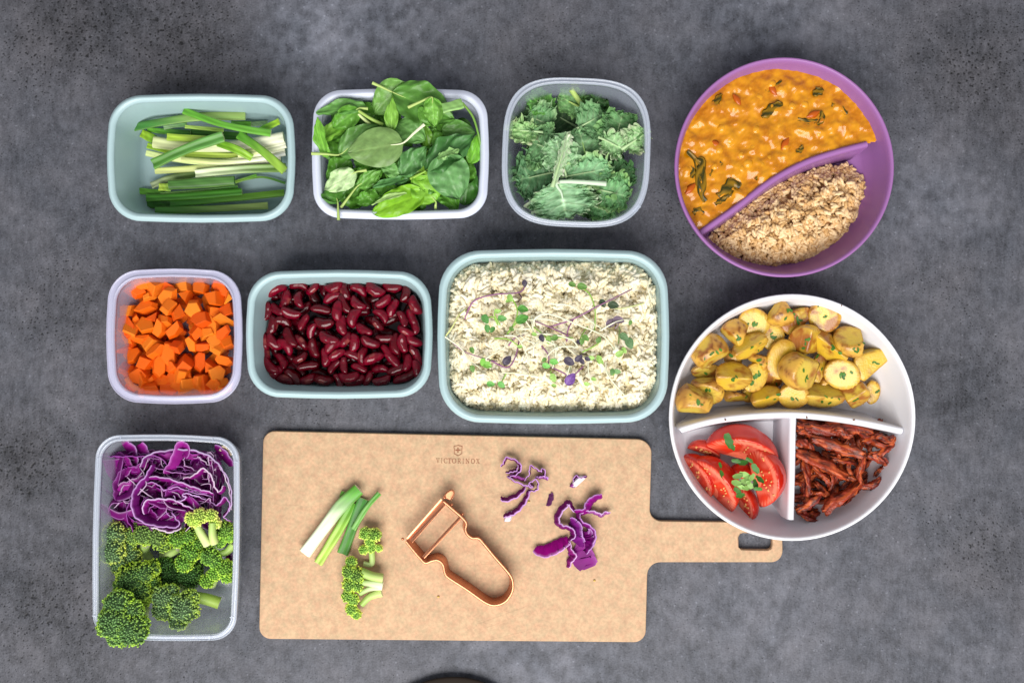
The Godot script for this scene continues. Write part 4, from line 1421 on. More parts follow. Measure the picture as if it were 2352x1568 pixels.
# ---------------------------------------------------------------- kidney beans
func bean_geo(bend: float, plump: float, dents: float) -> Geo:
	var tone := rf(0.7, 1.5)
	var rows := 19
	var cols := 14
	var p := PackedVector3Array()
	var cc := PackedColorArray()
	var o := rf(0, 50)
	for r in rows:
		var t := (r + 0.25) / (rows - 0.5)
		var a := PI * t
		for k in cols:
			var b := k * TAU / cols
			var q := Vector3(-cos(a), pow(sin(a), 0.8) * cos(b) * plump * 0.86, pow(sin(a), 0.8) * sin(b) * plump)
			q.x *= 1.0
			var sx := signf(q.x) * pow(absf(q.x), 0.9)
			q.z += bend * (sx * sx - 0.45)
			q.z -= 0.10 * exp(-pow(q.x / 0.28, 2)) * maxf(-sin(b), 0.0) * -1.0 * bend * 4.0
			q *= 1.0 + dents * nz.get_noise_3d(q.x * 60 + o, q.y * 60, q.z * 60)
			p.append(q)
			var m := 0.5 + 0.5 * nz.get_noise_3d(q.x * 190 + o, q.y * 190, q.z * 190)
			var c := C(58, 2, 16).lerp(C(108, 8, 28), m) * tone
			if absf(q.x) < 0.2 and sin(b) < -0.8: c = c.lerp(C(160, 90, 80), 0.4)
			cc.append(c)
	var g := Geo.new()
	g.grid(p, rows, cols, true, cc, true, 1)
	return g


func make_beans() -> void:
	frame(551.25, 597.2, 0.21096)
	var m := [veg("kidney_bean", 0.22, {"spec": 0.4, "coat": 0.5, "coat_rough": 0.08}), veg("kidney_bean_dull", 0.3, {"spec": 0.4, "coat": 0.25})]
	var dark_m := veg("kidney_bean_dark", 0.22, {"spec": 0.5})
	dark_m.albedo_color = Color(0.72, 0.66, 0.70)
	var shapes := []
	for k in 14:
		shapes.append(bean_geo(rf(0.10, 0.42), rf(0.50, 0.62), rf(0.05, 0.13)).mesh())
	# the dark cooking liquor under them
	var pool := Geo.new()
	var ring := ring_rect(P(777, 768, 0.012), 0.074, 0.0475, 0.022, 0.012, 0)
	var cc := PackedColorArray()
	cc.resize(ring.size())
	cc.fill(Color.WHITE)
	var low := PackedVector3Array()
	for q in ring: low.append(Vector3(q.x, 0.0036, q.z))
	var all := low.duplicate()
	all.append_array(ring)
	cc.append_array(cc)
	pool.grid(all, 2, ring.size(), true, cc, true, 2)
	solo("bean_liquor", pool, mat("bean_liquor", C(22, 6, 12), 0.12, {"spec": 0.5}), "dark liquid pooled between the kidney beans", "liquid", "", "stuff")
	var put := func(x: float, y: float, h: float, deg: float, len2: float, mm: Material) -> void:
		var o := MeshInstance3D.new()
		o.name = numbered("kidney_bean")
		o.mesh = shapes[rng.randi_range(0, 13)]
		o.material_override = mm
		var b := Basis(Vector3.UP, deg_to_rad(-deg)) * Basis(Vector3.RIGHT, rf(-1.2, 1.2)) * Basis(Vector3.BACK, rf(-0.22, 0.22))
		if rng.randf() < 0.5: b = b * Basis(Vector3.UP, PI)
		o.transform = Transform3D(b.scaled_local(Vector3.ONE * S(len2, h) / 2), Q(x, y, h))
		add_child(o)
		tag(o, "", "kidney bean", "kidney beans in the mint box")
		later(o, "kidney bean", lean_of(deg), "mint box", Rect2(-0.222, -0.054, 0.145, 0.102), o.position)
	var top := [
		"395,325,-30 640,275,5 790,310,-40 1020,285,-20 1140,330,70 1295,320,30 1465,315,35 1650,290,8 1795,370,-80 1905,490,60",
		"290,560,-80 490,430,-70 640,430,80 1010,400,-25 1280,470,40 1560,450,-35 1660,520,-65 410,540,30",
		"550,575,25 885,535,5 1130,480,65 1060,550,-85 1240,620,-65 1540,600,45 1770,640,65 1870,620,70",
		"470,670,20 690,670,-65 910,680,5 1110,710,85 1490,690,45 1345,755,25 345,710,-75",
		"540,840,60 660,890,40 800,950,80 960,850,25 1140,870,-60 1240,900,-85 1410,890,30 1570,850,0 1690,910,85 1770,900,85 1880,870,30 780,770,-70",
		"495,935,45 370,890,40 265,890,75 650,1065,-30 455,1100,70 930,1060,85 1015,930,-30 1215,1030,20 1335,1040,-85 1450,1070,-15 1600,1000,65 1890,980,45 1820,1120,-75",
		"740,1150,-15 1025,1150,-55 1130,1140,85 1525,1185,-5 1300,1170,30 320,1150,45 385,1240,-60 265,1030,75 1050,1030,-30",
		"740,1295,-15 580,1270,45 900,1300,10 1075,1320,70 1250,1320,-25 1540,1310,-12 1750,1295,-8 1700,1190,-20 1180,1270,0 1390,1290,-60 490,1310,20 1920,1180,80 1660,1080,40 1900,720,75 1800,770,20 1930,1060,70 1850,1240,-30"]
	var n := 0
	for line in top:
		for w in line.split(" "):
			var q: PackedStringArray = w.split(",")
			var x := q[0].to_float()
			var y := q[1].to_float()
			var mid := 1.0 - clampf(Vector2((x - 1100) / 900, (y - 800) / 560).length(), 0, 1)
			put.call(x, y, 0.0245 + 0.006 * mid + (0.0035 if n % 3 == 0 else 0.0), q[2].to_float(), rf(180, 245), m[n % 2])
			n += 1
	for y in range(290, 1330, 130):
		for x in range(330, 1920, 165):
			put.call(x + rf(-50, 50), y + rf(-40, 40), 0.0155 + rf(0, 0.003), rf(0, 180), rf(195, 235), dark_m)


# ---------------------------------------------------------------- rice
func heap_height(p: Vector2, poly: PackedVector2Array, reach: float) -> float:      # 0 at the border, 1 from reach metres inwards
	if not Geometry2D.is_point_in_polygon(p, poly):
		return -1.0
	var best := 1e9
	for k in poly.size():
		var q := Geometry2D.get_closest_point_to_segment(p, poly[k], poly[(k + 1) % poly.size()])
		best = minf(best, p.distance_squared_to(q))
	return smoothstep(-0.12, 1.0, clampf(sqrt(best) / reach, 0, 1))


func rice_heap(called: String, label: String, poly: PackedVector2Array, y0: float, y1: float, reach: float, lump: float, count: int, size: Vector3, c0: Color, c1: Color, c2: Color, sd: int, m: Material, sink := 0.2) -> void:
	var g := Geo.new()
	var grain := ball(7, 7)
	for k in grain.v.size():      # blunt ends
		var w := Vector2(grain.v[k].x, grain.v[k].z)
		if w.length() > 0.01:
			w = w.normalized() * pow(w.length(), 0.62)
		grain.v[k] = Vector3(w.x, grain.v[k].y, w.y)
		grain.v[k] = Vector3(grain.v[k].y, grain.v[k].z, grain.v[k].x)      # lengthwise along x
		grain.n[k] = Vector3(grain.n[k].y, grain.n[k].z, grain.n[k].x)
	var lo := poly[0]
	var hi := poly[0]
	for q in poly:
		lo = lo.min(q)
		hi = hi.max(q)
	var f := FastNoiseLite.new()
	f.seed = sd
	f.frequency = 1.0
	f.fractal_octaves = 2
	var top := func(p: Vector2) -> float:
		var e := heap_height(p, poly, reach)
		if e < 0.0: return -1.0
		var n1 := f.get_noise_2d(p.x * 36, p.y * 36)
		var n2 := f.get_noise_2d(p.x * 240 + 40, p.y * 240)
		return lerpf(y0, y1, e) + lump * (0.75 - 2.3 * absf(n1) + n2 * 0.3) * clampf(e * 1.6, 0.15, 1)
	# the packed mass under the loose grains
	var step := 0.0022
	var nx := int((hi.x - lo.x) / step) + 1
	var ny := int((hi.y - lo.y) / step) + 1
	var ids := PackedInt32Array()
	ids.resize(nx * ny)
	var ps := PackedVector3Array()
	var cc := PackedColorArray()
	for iy in ny:
		for ix in nx:
			var p := Vector2(lo.x + ix * step, lo.y + iy * step)
			var h: float = top.call(p)
			if h < 0:
				ids[iy * nx + ix] = -1
			else:
				ids[iy * nx + ix] = ps.size()
				ps.append(Vector3(p.x, h - size.y * sink, p.y))
				cc.append(c2)
	var t := PackedInt32Array()
	for iy in ny - 1:
		for ix in nx - 1:
			var a := ids[iy * nx + ix]
			var b := ids[iy * nx + ix + 1]
			var c := ids[iy * nx + nx + ix]
			var d := ids[iy * nx + nx + ix + 1]
			if a >= 0 and b >= 0 and c >= 0 and d >= 0:
				t.append_array([a, b, c, b, d, c])
	var uv := PackedVector2Array()
	uv.resize(ps.size())
	g.push(ps, cc, uv, t, false)
	var made := 0
	var tries := 0
	while made < count and tries < count * 4:
		tries += 1
		var p := Vector2(rf(lo.x, hi.x), rf(lo.y, hi.y))
		var h: float = top.call(p)
		if h < 0: continue
		made += 1
		var yaw := rf(0, TAU) if rng.randf() < 0.5 else f.get_noise_2d(p.x * 60 + 9, p.y * 60) * 6.0
		var pitch := rf(-0.3, 0.3)
		var b := Basis(Vector3.UP, yaw) * Basis(Vector3.BACK, pitch)
		var k := rf(0.82, 1.15)
		var col := c0.lerp(c1, clampf(0.5 + f.get_noise_2d(p.x * 120 + 70, p.y * 120) * 1.3 + rf(-0.35, 0.35), 0, 1))
		g.add(grain, Transform3D(b.scaled_local(size * k), Vector3(p.x, h + rf(-0.15, 0.85) * size.y, p.y)), shade(col, 0.08))
	solo(called, g, m, label, "rice", "", "stuff")


func poly_of(list: Array, h: float) -> PackedVector2Array:
	var out := PackedVector2Array()
	for q in list:
		var p := Q(q[0], q[1], h)
		out.append(Vector2(p.x, p.z))
	return out


func make_rice() -> void:
	var ring := ring_rect(P(1271, 771, 0.035), 0.0955, 0.0675, 0.03, 0, 0)
	var poly := PackedVector2Array()
	for q in ring: poly.append(Vector2(q.x, q.z))
	rice_heap("white_rice", "white rice heaped in loose clumps in the largest mint box", poly, 0.030, 0.0505, 0.02, 0.0095, 6600, Vector3(0.0038, 0.00155, 0.0017), C(254, 247, 226), C(252, 240, 204), C(250, 234, 190), 5, veg("white_rice", 0.4, {"back": 0.6, "spec": 0.4}))
	frame(1525.1, 101.1, 0.3575)
	rice_heap("brown_rice", "brown rice heaped in the lower half of the purple bowl", poly_of([[300, 1245], [390, 1130], [475, 1060], [640, 955], [830, 850], [960, 785], [1100, 770], [1220, 755], [1345, 860], [1335, 1000], [1300, 1130], [1180, 1270], [1000, 1385], [720, 1455], [500, 1395], [390, 1330]], 0.02), 0.006, 0.0245, 0.03, 0.007, 2100, Vector3(0.0034, 0.00165, 0.00165), C(236, 206, 160), C(210, 168, 112), C(128, 88, 50), 11, veg("brown_rice", 0.38, {"spec": 0.5, "back": 0.3}), 0.9)  # the dark underlay colour paints the shade in gaps between grains


# ---------------------------------------------------------------- sprouts on the rice
func sprout(label: String, pts: Array, h: float, col: Color, leaves: Array, lc := Color(0.1, 0.2, 0.05)) -> Node3D:
	var m := veg("sprout", 0.42, {"back": 0.25})
	var lm := veg("sprout_leaf", 0.42, {"back": 0.4})
	var path := []
	for k in pts.size():
		var lift := 0.004 * sin(PI * k / maxf(pts.size() - 1.0, 1.0))
		path.append(Q(pts[k][0], pts[k][1], h + lift + rf(-0.0008, 0.0012)))
	var t := thing("sprout", label, "sprout", path[0], "microgreen sprouts on the white rice")
	if path.size() > 1:
		part("stem", tube(path, 0.00074, 0.0006, col, col.lerp(lc, 0.25), 14, 5), m, t)
	for q in leaves:         # [x, y, radius, direction in degrees]
		var c := Q(q[0], q[1], h + 0.0055)
		var d := Vector3.RIGHT.rotated(Vector3.UP, deg_to_rad(-q[3]))
		var g := leaf_geo(c - d * S(q[2], h), c + d * S(q[2], h) + Vector3(0, rf(-0.001, 0.0015), 0), S(q[2], h) * 1.45, rf(0.1, 0.5), rf(0.02, 0.1), rf(-0.4, 0.4), shade(lc, 0.15), 0.08)
		part("leaf", g, lm, t)
	return t


func make_sprouts() -> void:
	frame(992.25, 560.4, 0.26957)
	var w := C(240, 240, 214)
	var g := C(150, 190, 84)
	var pu := C(150, 96, 140)
	var lg := C(84, 118, 58)
	var ld := C(58, 52, 66)
	var ll := C(126, 160, 84)
	var h := 0.0575
	sprout("purple sprout with a dark leaf, arching over the upper left of the rice", [[280, 640], [350, 490], [520, 430], [740, 412], [795, 350]], h, pu, [[790, 335, 32, 80]], ld)
	sprout("dark purple curl below the arching purple sprout", [[740, 420], [762, 455], [735, 490]], h + 0.001, C(96, 60, 86), [])
	sprout("long white sprout touching the left rim, two small leaves at its end", [[112, 790], [250, 890], [310, 990], [400, 1045]], h + 0.003, w, [[340, 905, 30, 60], [345, 1062, 32, 80]], lg)
	sprout("pale thin sprout running up from the left rim", [[115, 785], [175, 700], [225, 610], [290, 550]], h + 0.002, C(206, 210, 140), [])
	sprout("longest white sprout, hooked at its left end, across the middle", [[870, 700], [880, 630], [1000, 595], [1250, 690], [1450, 775], [1560, 900]], h + 0.006, w, [[1600, 930, 40, -30], [1640, 905, 30, 60]], ll)
	sprout("white sprout above the longest one, straight", [[1000, 510], [1190, 528], [1330, 640], [1450, 722]], h + 0.004, w, [])
	sprout("green sprout with two round leaves at the upper middle", [[1250, 360], [1340, 420], [1390, 560], [1385, 740]], h + 0.005, g, [[1195, 345, 34, 20], [1280, 362, 44, 10]], lg)
	sprout("purple sprout pointing to the upper right of the rice", [[1000, 705], [1200, 640], [1390, 540], [1550, 460], [1705, 382]], h + 0.005, pu, [])
	sprout("white sprout with dark leaves at the upper right", [[1810, 505], [1600, 550], [1500, 525]], h + 0.003, C(206, 214, 150), [[1545, 520, 48, 10], [1455, 505, 40, 60]], C(52, 66, 48))
	sprout("white sprout bending below the purple leaf at the right", [[1430, 740], [1550, 670], [1640, 645], [1700, 640]], h + 0.005, w, [[1690, 670, 24, 110]], lg)
	sprout("white sprout hooked at the lower left of the middle", [[500, 1060], [445, 1010], [480, 960], [600, 890], [670, 815]], h + 0.005, w, [])
	sprout("green sprout with a bright leaf bending down left of the middle", [[690, 475], [728, 560], [708, 660], [640, 760]], h + 0.006, g, [[668, 460, 36, 60], [650, 485, 26, 160]], ll)
	sprout("pair of round green leaves, larger, left of the middle", [[640, 770], [700, 690], [770, 640]], h + 0.005, g, [[770, 640, 58, -25], [775, 556, 48, 10]], C(78, 132, 58))
	sprout("four leaved dark green sprout at the left", [[560, 690], [520, 620], [450, 640]], h + 0.004, g, [[455, 640, 44, 60], [470, 720, 36, 80], [515, 730, 30, 120], [600, 630, 40, 10]], C(78, 126, 66))
	sprout("short green sprout with lime tips above the four leaved one", [[580, 690], [530, 590], [590, 570]], h + 0.005, g, [[560, 570, 30, 0]], ll)
	sprout("purple sprout curving up at the lower left of the middle", [[500, 990], [640, 1050], [710, 960], [742, 820]], h + 0.004, pu, [[640, 990, 48, -50]], ld)
	sprout("faint long purple sprout at the left, under the white one", [[140, 800], [250, 900], [400, 960], [560, 1000]], h + 0.002, C(170, 130, 150), [])
	sprout("straight thick white sprout at the lower middle", [[595, 1095], [750, 1102], [900, 1125]], h + 0.004, C(236, 232, 196), [])
	sprout("white sprout bending down through the middle left", [[620, 780], [720, 790], [790, 900], [840, 1050]], h + 0.006, w, [])
	sprout("white sprout arching right of the middle", [[890, 765], [1050, 772], [1190, 815], [1245, 875]], h + 0.007, w, [])
	sprout("short white sprout beside the arching one", [[890, 800], [1000, 835], [1100, 885]], h + 0.006, w, [])
	sprout("green sprout cluster with leaves right of the middle", [[1280, 920], [1380, 870], [1440, 825]], h + 0.006, g, [[1420, 815, 30, -60], [1310, 800, 34, 40], [1280, 830, 30, 100]], lg)
	sprout("dark leaved sprout below the middle, right", [[1160, 1100], [1185, 1010]], h + 0.004, g, [[1170, 1000, 50, 30], [1250, 970, 40, -40], [1280, 1000, 30, 50]], ld)
	sprout("purple folded leaf sprout at the bottom middle", [[1020, 1050], [1140, 1110], [1170, 1180]], h + 0.003, pu, [[1180, 1150, 60, -55]], C(92, 62, 120))
	sprout("purple sprout joining the folded purple leaf from the right", [[1290, 1040], [1230, 1100], [1170, 1160]], h + 0.004, pu, [])
	sprout("white sprout crossing the folded purple leaf", [[1140, 1170], [1160, 1090], [1185, 1000]], h + 0.006, w, [])
	sprout("white sprout bending to the lower right", [[1330, 1010], [1340, 1120], [1390, 1200], [1520, 1232]], h + 0.003, w, [[1380, 1150, 24, 20], [1320, 1190, 26, 10]], ll)
	sprout("large two lobed dull green leaf at the right", [[1590, 850], [1600, 700]], h + 0.002, C(130, 150, 90), [[1640, 790, 46, 40], [1685, 845, 52, 70]], C(82, 110, 74))
	sprout("grey purple leaf pair at the right, under a white sprout", [[1560, 720], [1590, 680]], h + 0.002, C(140, 120, 130), [[1530, 670, 52, -40], [1590, 650, 50, 10]], C(106, 92, 106))
	sprout("round bright green leaf pair below the middle", [[960, 1050], [1000, 1010]], h + 0.004, g, [[975, 1035, 36, 20], [1040, 1003, 38, 10]], C(96, 154, 74))
	sprout("two green leaves at the lower left", [[640, 1090], [590, 1180]], h + 0.003, g, [[500, 1192, 36, 10], [592, 1198, 36, 40]], C(92, 150, 74))
	sprout("bright leaf pair at the left, below the four leaved sprout", [[510, 980], [460, 1030]], h + 0.004, g, [[470, 1030, 44, 20], [430, 1005, 34, 100]], C(110, 162, 70))
	sprout("small lime leaves at the lower right of the rice", [[1400, 960], [1520, 1120]], h + 0.003, w, [[1420, 985, 40, 80], [1360, 970, 28, 0], [1450, 1005, 20, 60]], ll)
	sprout("small dark green leaves at the lower right edge of the sprouts", [[1540, 1120], [1560, 1085]], h + 0.002, g, [[1580, 1085, 32, 10], [1535, 1090, 30, 100]], C(84, 120, 70))
	sprout("small green sprout at the bottom middle of the rice", [[1010, 1080], [1030, 1170]], h + 0.003, g, [[1035, 1140, 40, 70], [1040, 1205, 24, 10]], ll)
	sprout("white rootlet at the upper right corner of the rice", [[1860, 290], [1840, 380], [1890, 510]], h, C(238, 234, 204), [])
	sprout("thin white rootlet at the near right of the rice", [[1480, 1010], [1500, 1120], [1645, 1290]], h, w, [])
	var k := 0
	for q in [[760, 720], [830, 800], [930, 760], [1020, 720], [900, 880], [1000, 900], [1120, 800], [1180, 730], [860, 690], [960, 660], [1290, 770], [720, 820], [1080, 930], [1340, 720], [640, 840], [960, 960], [1220, 910], [800, 640]]:
		var a := rf(0, TAU)
		var l := rf(70, 170)
		var d := Vector2(cos(a), sin(a)) * l
		var n := Vector2(-d.y, d.x) * rf(-0.4, 0.4)
		var cl: Color = [w, w, g, pu][k % 4]
		var lv := []
		if k % 2 == 0: lv = [[q[0] + d.x, q[1] + d.y, rf(22, 40), rf(0, 180)]]
		var so := sprout("", [[q[0] - d.x, q[1] - d.y], [q[0] + n.x, q[1] + n.y], [q[0] + d.x, q[1] + d.y]], h + rf(0.002, 0.006), cl, lv, [lg, ld, ll][k % 3])
		later(so, ["white", "whitish", "green", "purple"][k % 4] + (" leafy sprout" if k % 2 == 0 else " bare sprout stem"), lean_of(rad_to_deg(a)), "sprout tangle", Rect2(0.0, -0.035, 0.08, 0.05), so.position)
		k += 1


# ---------------------------------------------------------------- curry
const CURRY_Y := 0.031


func make_curry() -> void:
	frame(1525.1, 101.1, 0.3575)
	var c := P(1802.5, 383.5, PB_H)
	var border := []
	for q in [[215, 1235], [265, 1190], [480, 1040], [690, 880], [900, 765], [1100, 695], [1325, 640]]:
		border.append(Q(q[0], q[1], CURRY_Y))
	var line := smooth_path(border, 40)
	var poly := PackedVector2Array()
	var rr := inner_radius(CURRY_Y, 253.0 * K * (H - PB_H) / H, PB_H, 0.078) + 0.0012
	for q in line: poly.append(Vector2(q.x, q.z))
	var a0 := atan2(line[39].z - c.z, line[39].x - c.x)
	var a1 := atan2(line[0].z - c.z, line[0].x - c.x)
	while a1 > a0: a1 -= TAU
	for k in 61:
		var a := lerpf(a0, a1, k / 60.0)
		poly.append(Vector2(c.x + cos(a) * rr, c.z + sin(a) * rr))
	var peas := [[180, 620, 34], [550, 280, 40], [425, 610, 44], [370, 540, 36], [590, 550, 38], [670, 590, 40], [750, 525, 36], [825, 400, 36], [900, 390, 36], [580, 670, 36], [350, 680, 36], [500, 715, 32], [620, 780, 40], [685, 735, 34], [1085, 520, 38], [1165, 520, 38], [905, 560, 38], [860, 550, 34], [455, 400, 36], [690, 255, 36], [755, 290, 34], [320, 405, 30], [780, 660, 36], [765, 715, 30], [540, 770, 40], [330, 790, 34], [610, 340, 34], [710, 430, 34], [1000, 570, 34], [500, 800, 32], [480, 960, 36], [300, 640, 32], [1110, 400, 32], [630, 850, 30], [840, 285, 34], [160, 800, 34], [580, 620, 32]]
	var f := FastNoiseLite.new()
	f.seed = 77
	f.frequency = 1.0
	f.fractal_octaves = 2
	var g := Geo.new()
	var step := 0.0011
	var lo := Vector2(c.x - rr, c.z - rr)
	var n := int(2 * rr / step) + 2
	var ids := PackedInt32Array()
	ids.resize(n * n)
	var ps := PackedVector3Array()
	var cc := PackedColorArray()
	var spots := []
	for q in peas:
		spots.append([Q(q[0], q[1], CURRY_Y), S(q[2], CURRY_Y)])
	for iy in n:
		for ix in n:
			var p := lo + Vector2(ix, iy) * step
			ids[iy * n + ix] = -1
			if not Geometry2D.is_point_in_polygon(p, poly): continue
			ids[iy * n + ix] = ps.size()
			var h := 0.0020 * f.get_noise_2d(p.x * 45, p.y * 45) + 0.0011 * f.get_noise_2d(p.x * 100, p.y * 100)
			var n3 := f.get_noise_2d(p.x * 420 + 9, p.y * 420)
			h += 0.0001 * n3
			for s in spots:
				var d2: float = (p.x - s[0].x) * (p.x - s[0].x) + (p.y - s[0].z) * (p.y - s[0].z)
				if d2 < s[1] * s[1] * 5.0:
					h += 0.0026 * exp(-d2 / (s[1] * s[1] * 1.1))
			ps.append(Vector3(p.x, CURRY_Y + h, p.y))
			var k := f.get_noise_2d(p.x * 60 + 50, p.y * 60)
			var col := C(206, 140, 16).lerp(C(184, 114, 10), clampf(0.5 + k * 1.4, 0, 1))
			col = col.lerp(C(168, 92, 12), clampf(f.get_noise_2d(p.x * 52 - 30, p.y * 52) * 1.5 - 0.25, 0, 0.32))
			col = col.lerp(C(226, 150, 40), clampf(n3 * 0.7, 0, 0.22))
			cc.append(col)
	var t := PackedInt32Array()
	for iy in n - 1:
		for ix in n - 1:
			var a := ids[iy * n + ix]
			var b := ids[iy * n + ix + 1]
			var d := ids[iy * n + n + ix]
			var e := ids[iy * n + n + ix + 1]
			if a >= 0 and b >= 0 and d >= 0 and e >= 0:
				t.append_array([a, b, d, b, e, d])
	var uv := PackedVector2Array()
	uv.resize(ps.size())
	g.push(ps, cc, uv, t, false)
	var cm := veg("curry_sauce", 0.26, {"spec": 0.5, "coat": 0.35, "coat_rough": 0.12})
	solo("curry_sauce", g, cm, "orange curry sauce filling the upper half of the purple bowl", "curry")
	var pm := veg("coated_chickpea", 0.27, {"spec": 0.5, "coat": 0.3})
	var shapes := []
	for k in 5:
		var s := ball(14, 18)
		var o := rf(0, 80)
		for i in s.v.size():
			var v := s.v[i]
			s.v[i] = v * (1.0 + 0.10 * nz.get_noise_3dv(v * 70 + Vector3.ONE * o)) * (1.0 - 0.12 * exp(-pow(v.x / 0.16, 2)) * float(v.y > 0) * 0.4)
			var mixv := clampf(0.5 + nz.get_noise_3dv(v * 90 + Vector3.ONE * o) * 1.3, 0, 1)
			s.c[i] = C(206, 140, 20).lerp(C(216, 152, 36), mixv)
		shapes.append(s.mesh())
	var k2 := 0
	for s in spots:
		var o := MeshInstance3D.new()
		o.name = numbered("chickpea")
		o.mesh = shapes[k2 % 5]
		o.material_override = pm
		o.transform = Transform3D(Basis.from_euler(Vector3(rf(-0.6, 0.6), rf(0, 6), rf(-0.6, 0.6))).scaled_local(Vector3(s[1], s[1] * 0.85, s[1]) * 0.92), s[0] + Vector3(0, -s[1] * rf(0.1, 0.5), 0))
		add_child(o)
		tag(o, "", "chickpea", "chickpeas in the curry")
		later(o, "sauce coated chickpea", "", "curry", Rect2(0.18, -0.24, 0.16, 0.15), o.position)
		k2 += 1
	# wilted spinach and tomato shreds lying in the sauce
	var lm := veg("wilted_leaf", 0.3, {"spec": 0.5})
	var bits := [["wilted spinach shred at the far rim of the curry, top", [[650, 250], [690, 285], [760, 240]], 50], ["wilted spinach at the upper left rim of the curry", [[370, 320], [335, 375], [320, 410]], 42], ["dark wilted spinach leaf in the middle of the curry", [[630, 470], [670, 440], [720, 400], [765, 385]], 60], ["wilted spinach at the upper right of the curry", [[960, 330], [1000, 300], [1010, 280]], 55],
		["wilted spinach under the right rim of the curry", [[1080, 390], [1130, 400], [1180, 450]], 46], ["thin wilted spinach strand right of the middle of the curry", [[1010, 430], [1020, 480], [990, 520]], 34], ["wilted spinach strip below the chickpea pair, right", [[860, 480], [930, 500], [990, 490]], 38], ["small wilted spinach curl near the divider", [[850, 690], [880, 680], [890, 650]], 30], ["wilted spinach by the divider, centre", [[590, 870], [620, 830], [640, 800]], 40],
		["long wilted spinach stalk on the left of the curry, leftmost", [[150, 690], [210, 750], [250, 850], [240, 960], [270, 1010]], 52], ["wilted spinach leaf crossing the long stalk at the left", [[200, 740], [250, 760], [220, 860], [250, 950]], 48], ["wilted spinach leaf left of the middle", [[300, 850], [340, 790], [370, 760]], 50], ["large wilted spinach leaf at the lower left, with a pale edge", [[350, 980], [400, 940], [450, 900], [490, 920]], 84],
		["wilted spinach strand below the large leaf", [[330, 1030], [370, 1000], [420, 970]], 36], ["dark wilted spinach at the lower left rim", [[190, 1090], [220, 1070], [260, 1085]], 46], ["wilted spinach at the left rim", [[180, 860], [185, 820], [170, 790]], 34]]
	for b in bits:
		var pts := []
		for q in b[1]: pts.append(Q(q[0], q[1], CURRY_Y + 0.0001 + rf(0, 0.0009)))
		var half := S(b[2], CURRY_Y) / 2
		var ph := rf(0, 9)
		var dk := C(46, 48, 14)
		var sect := PackedVector2Array()
		for k in 10: sect.append(Vector2(cos(k * TAU / 10), sin(k * TAU / 10) * 0.22 + 0.3 * sin(k * 2.1 + ph)))
		var sg := sweep(smooth_path(pts, 16), sect, func(tt): return Vector2(0.35 + 0.75 * sin(PI * clampf(tt, 0.06, 0.94)) + 0.2 * sin(tt * 21 + ph), 0.9) * half, func(tt, j): return dk.lerp(C(150, 112, 20), clampf(0.4 + 0.5 * sin(tt * 13 + j * 1.7 + ph), 0, 1)), 1)
		solo("wilted_spinach", sg, lm, b[0], "wilted spinach", "wilted spinach in the curry")
	var tm := veg("tomato_shred", 0.3, {"spec": 0.5})
	var k3 := 0
	for q in [[470, 360, "near the far left"], [330, 640, "left of the middle"], [780, 640, "near the divider, right"], [960, 450, "right of the middle"], [170, 930, "at the left rim"], [700, 290, "near the far rim"]]:
		var pts := []
		var a := rf(0, TAU)
		for k in 3: pts.append(Q(q[0] + cos(a) * (k - 1) * 45, q[1] + sin(a) * (k - 1) * 45, CURRY_Y + 0.0008))
		var sect := PackedVector2Array()
		for k in 8: sect.append(Vector2(cos(k * TAU / 8) * rf(0.7, 1.2), sin(k * TAU / 8) * 0.6))
		solo("tomato_shred", sweep(smooth_path(pts, 10), sect, func(tt): return Vector2.ONE * S(22, CURRY_Y) * sin(PI * clampf(tt, 0.1, 0.9)), func(_t, _j): return C(178, 84, 16), 1), tm, "soft red tomato shred in the curry, " + str(q[2]), "tomato shred", "tomato shreds in the curry")
		k3 += 1


# ---------------------------------------------------------------- potatoes
# a lumpy ball cut by planes [normal, distance], in the ball's own axes; which(plane, local point, edge) gives the colour
func chunk(at: Vector3, r: Vector3, b: Basis, planes: Array, lump: float, colour: Callable, origin := Vector3.ZERO, rows := 34, cols := 46) -> Geo:
	var p := PackedVector3Array()
	var cc := PackedColorArray()
	var s := Vector3.ONE * rf(0, 90)
	for i in rows:
		var a := PI * (i + 0.3) / (rows - 0.4)
		for k in cols:
			var e := k * TAU / cols
			var d := Vector3(sin(a) * cos(e), cos(a), sin(a) * sin(e))
			var od := origin.dot(d)
			var full := -od + sqrt(maxf(od * od + 1.0 - origin.length_squared(), 0.0))
			full *= 1.0 + lump * nz.get_noise_3dv(d * 34 + s) + lump * 0.25 * nz.get_noise_3dv(d * 110 + s)
			var t := full
			var hit := -1
			var second := 1e9
			for q in planes.size():
				var n: Vector3 = planes[q][0]
				var nd := n.dot(d)
				if nd > 0.001:
					var x: float = (planes[q][1] - n.dot(origin)) / nd
					if x < t:
						second = t
						t = x
						hit = q
					elif x < second: second = x
			var edge := clampf((full - t) / 0.16, 0, 1) if hit >= 0 else 1.0
			if hit >= 0:
				edge = minf(edge, clampf((second - t) / 0.16, 0, 1))
				t = t + 0.012 * nz.get_noise_3dv(d * 150 + s) - 0.03 * pow(1.0 - edge, 2)
			var loc := origin + d * t
			p.append(at + b * (loc * r))
			cc.append(colour.call(hit, loc, edge, s))
	var g := Geo.new()
	g.grid(p, rows, cols, true, cc, true, 1)
	return g


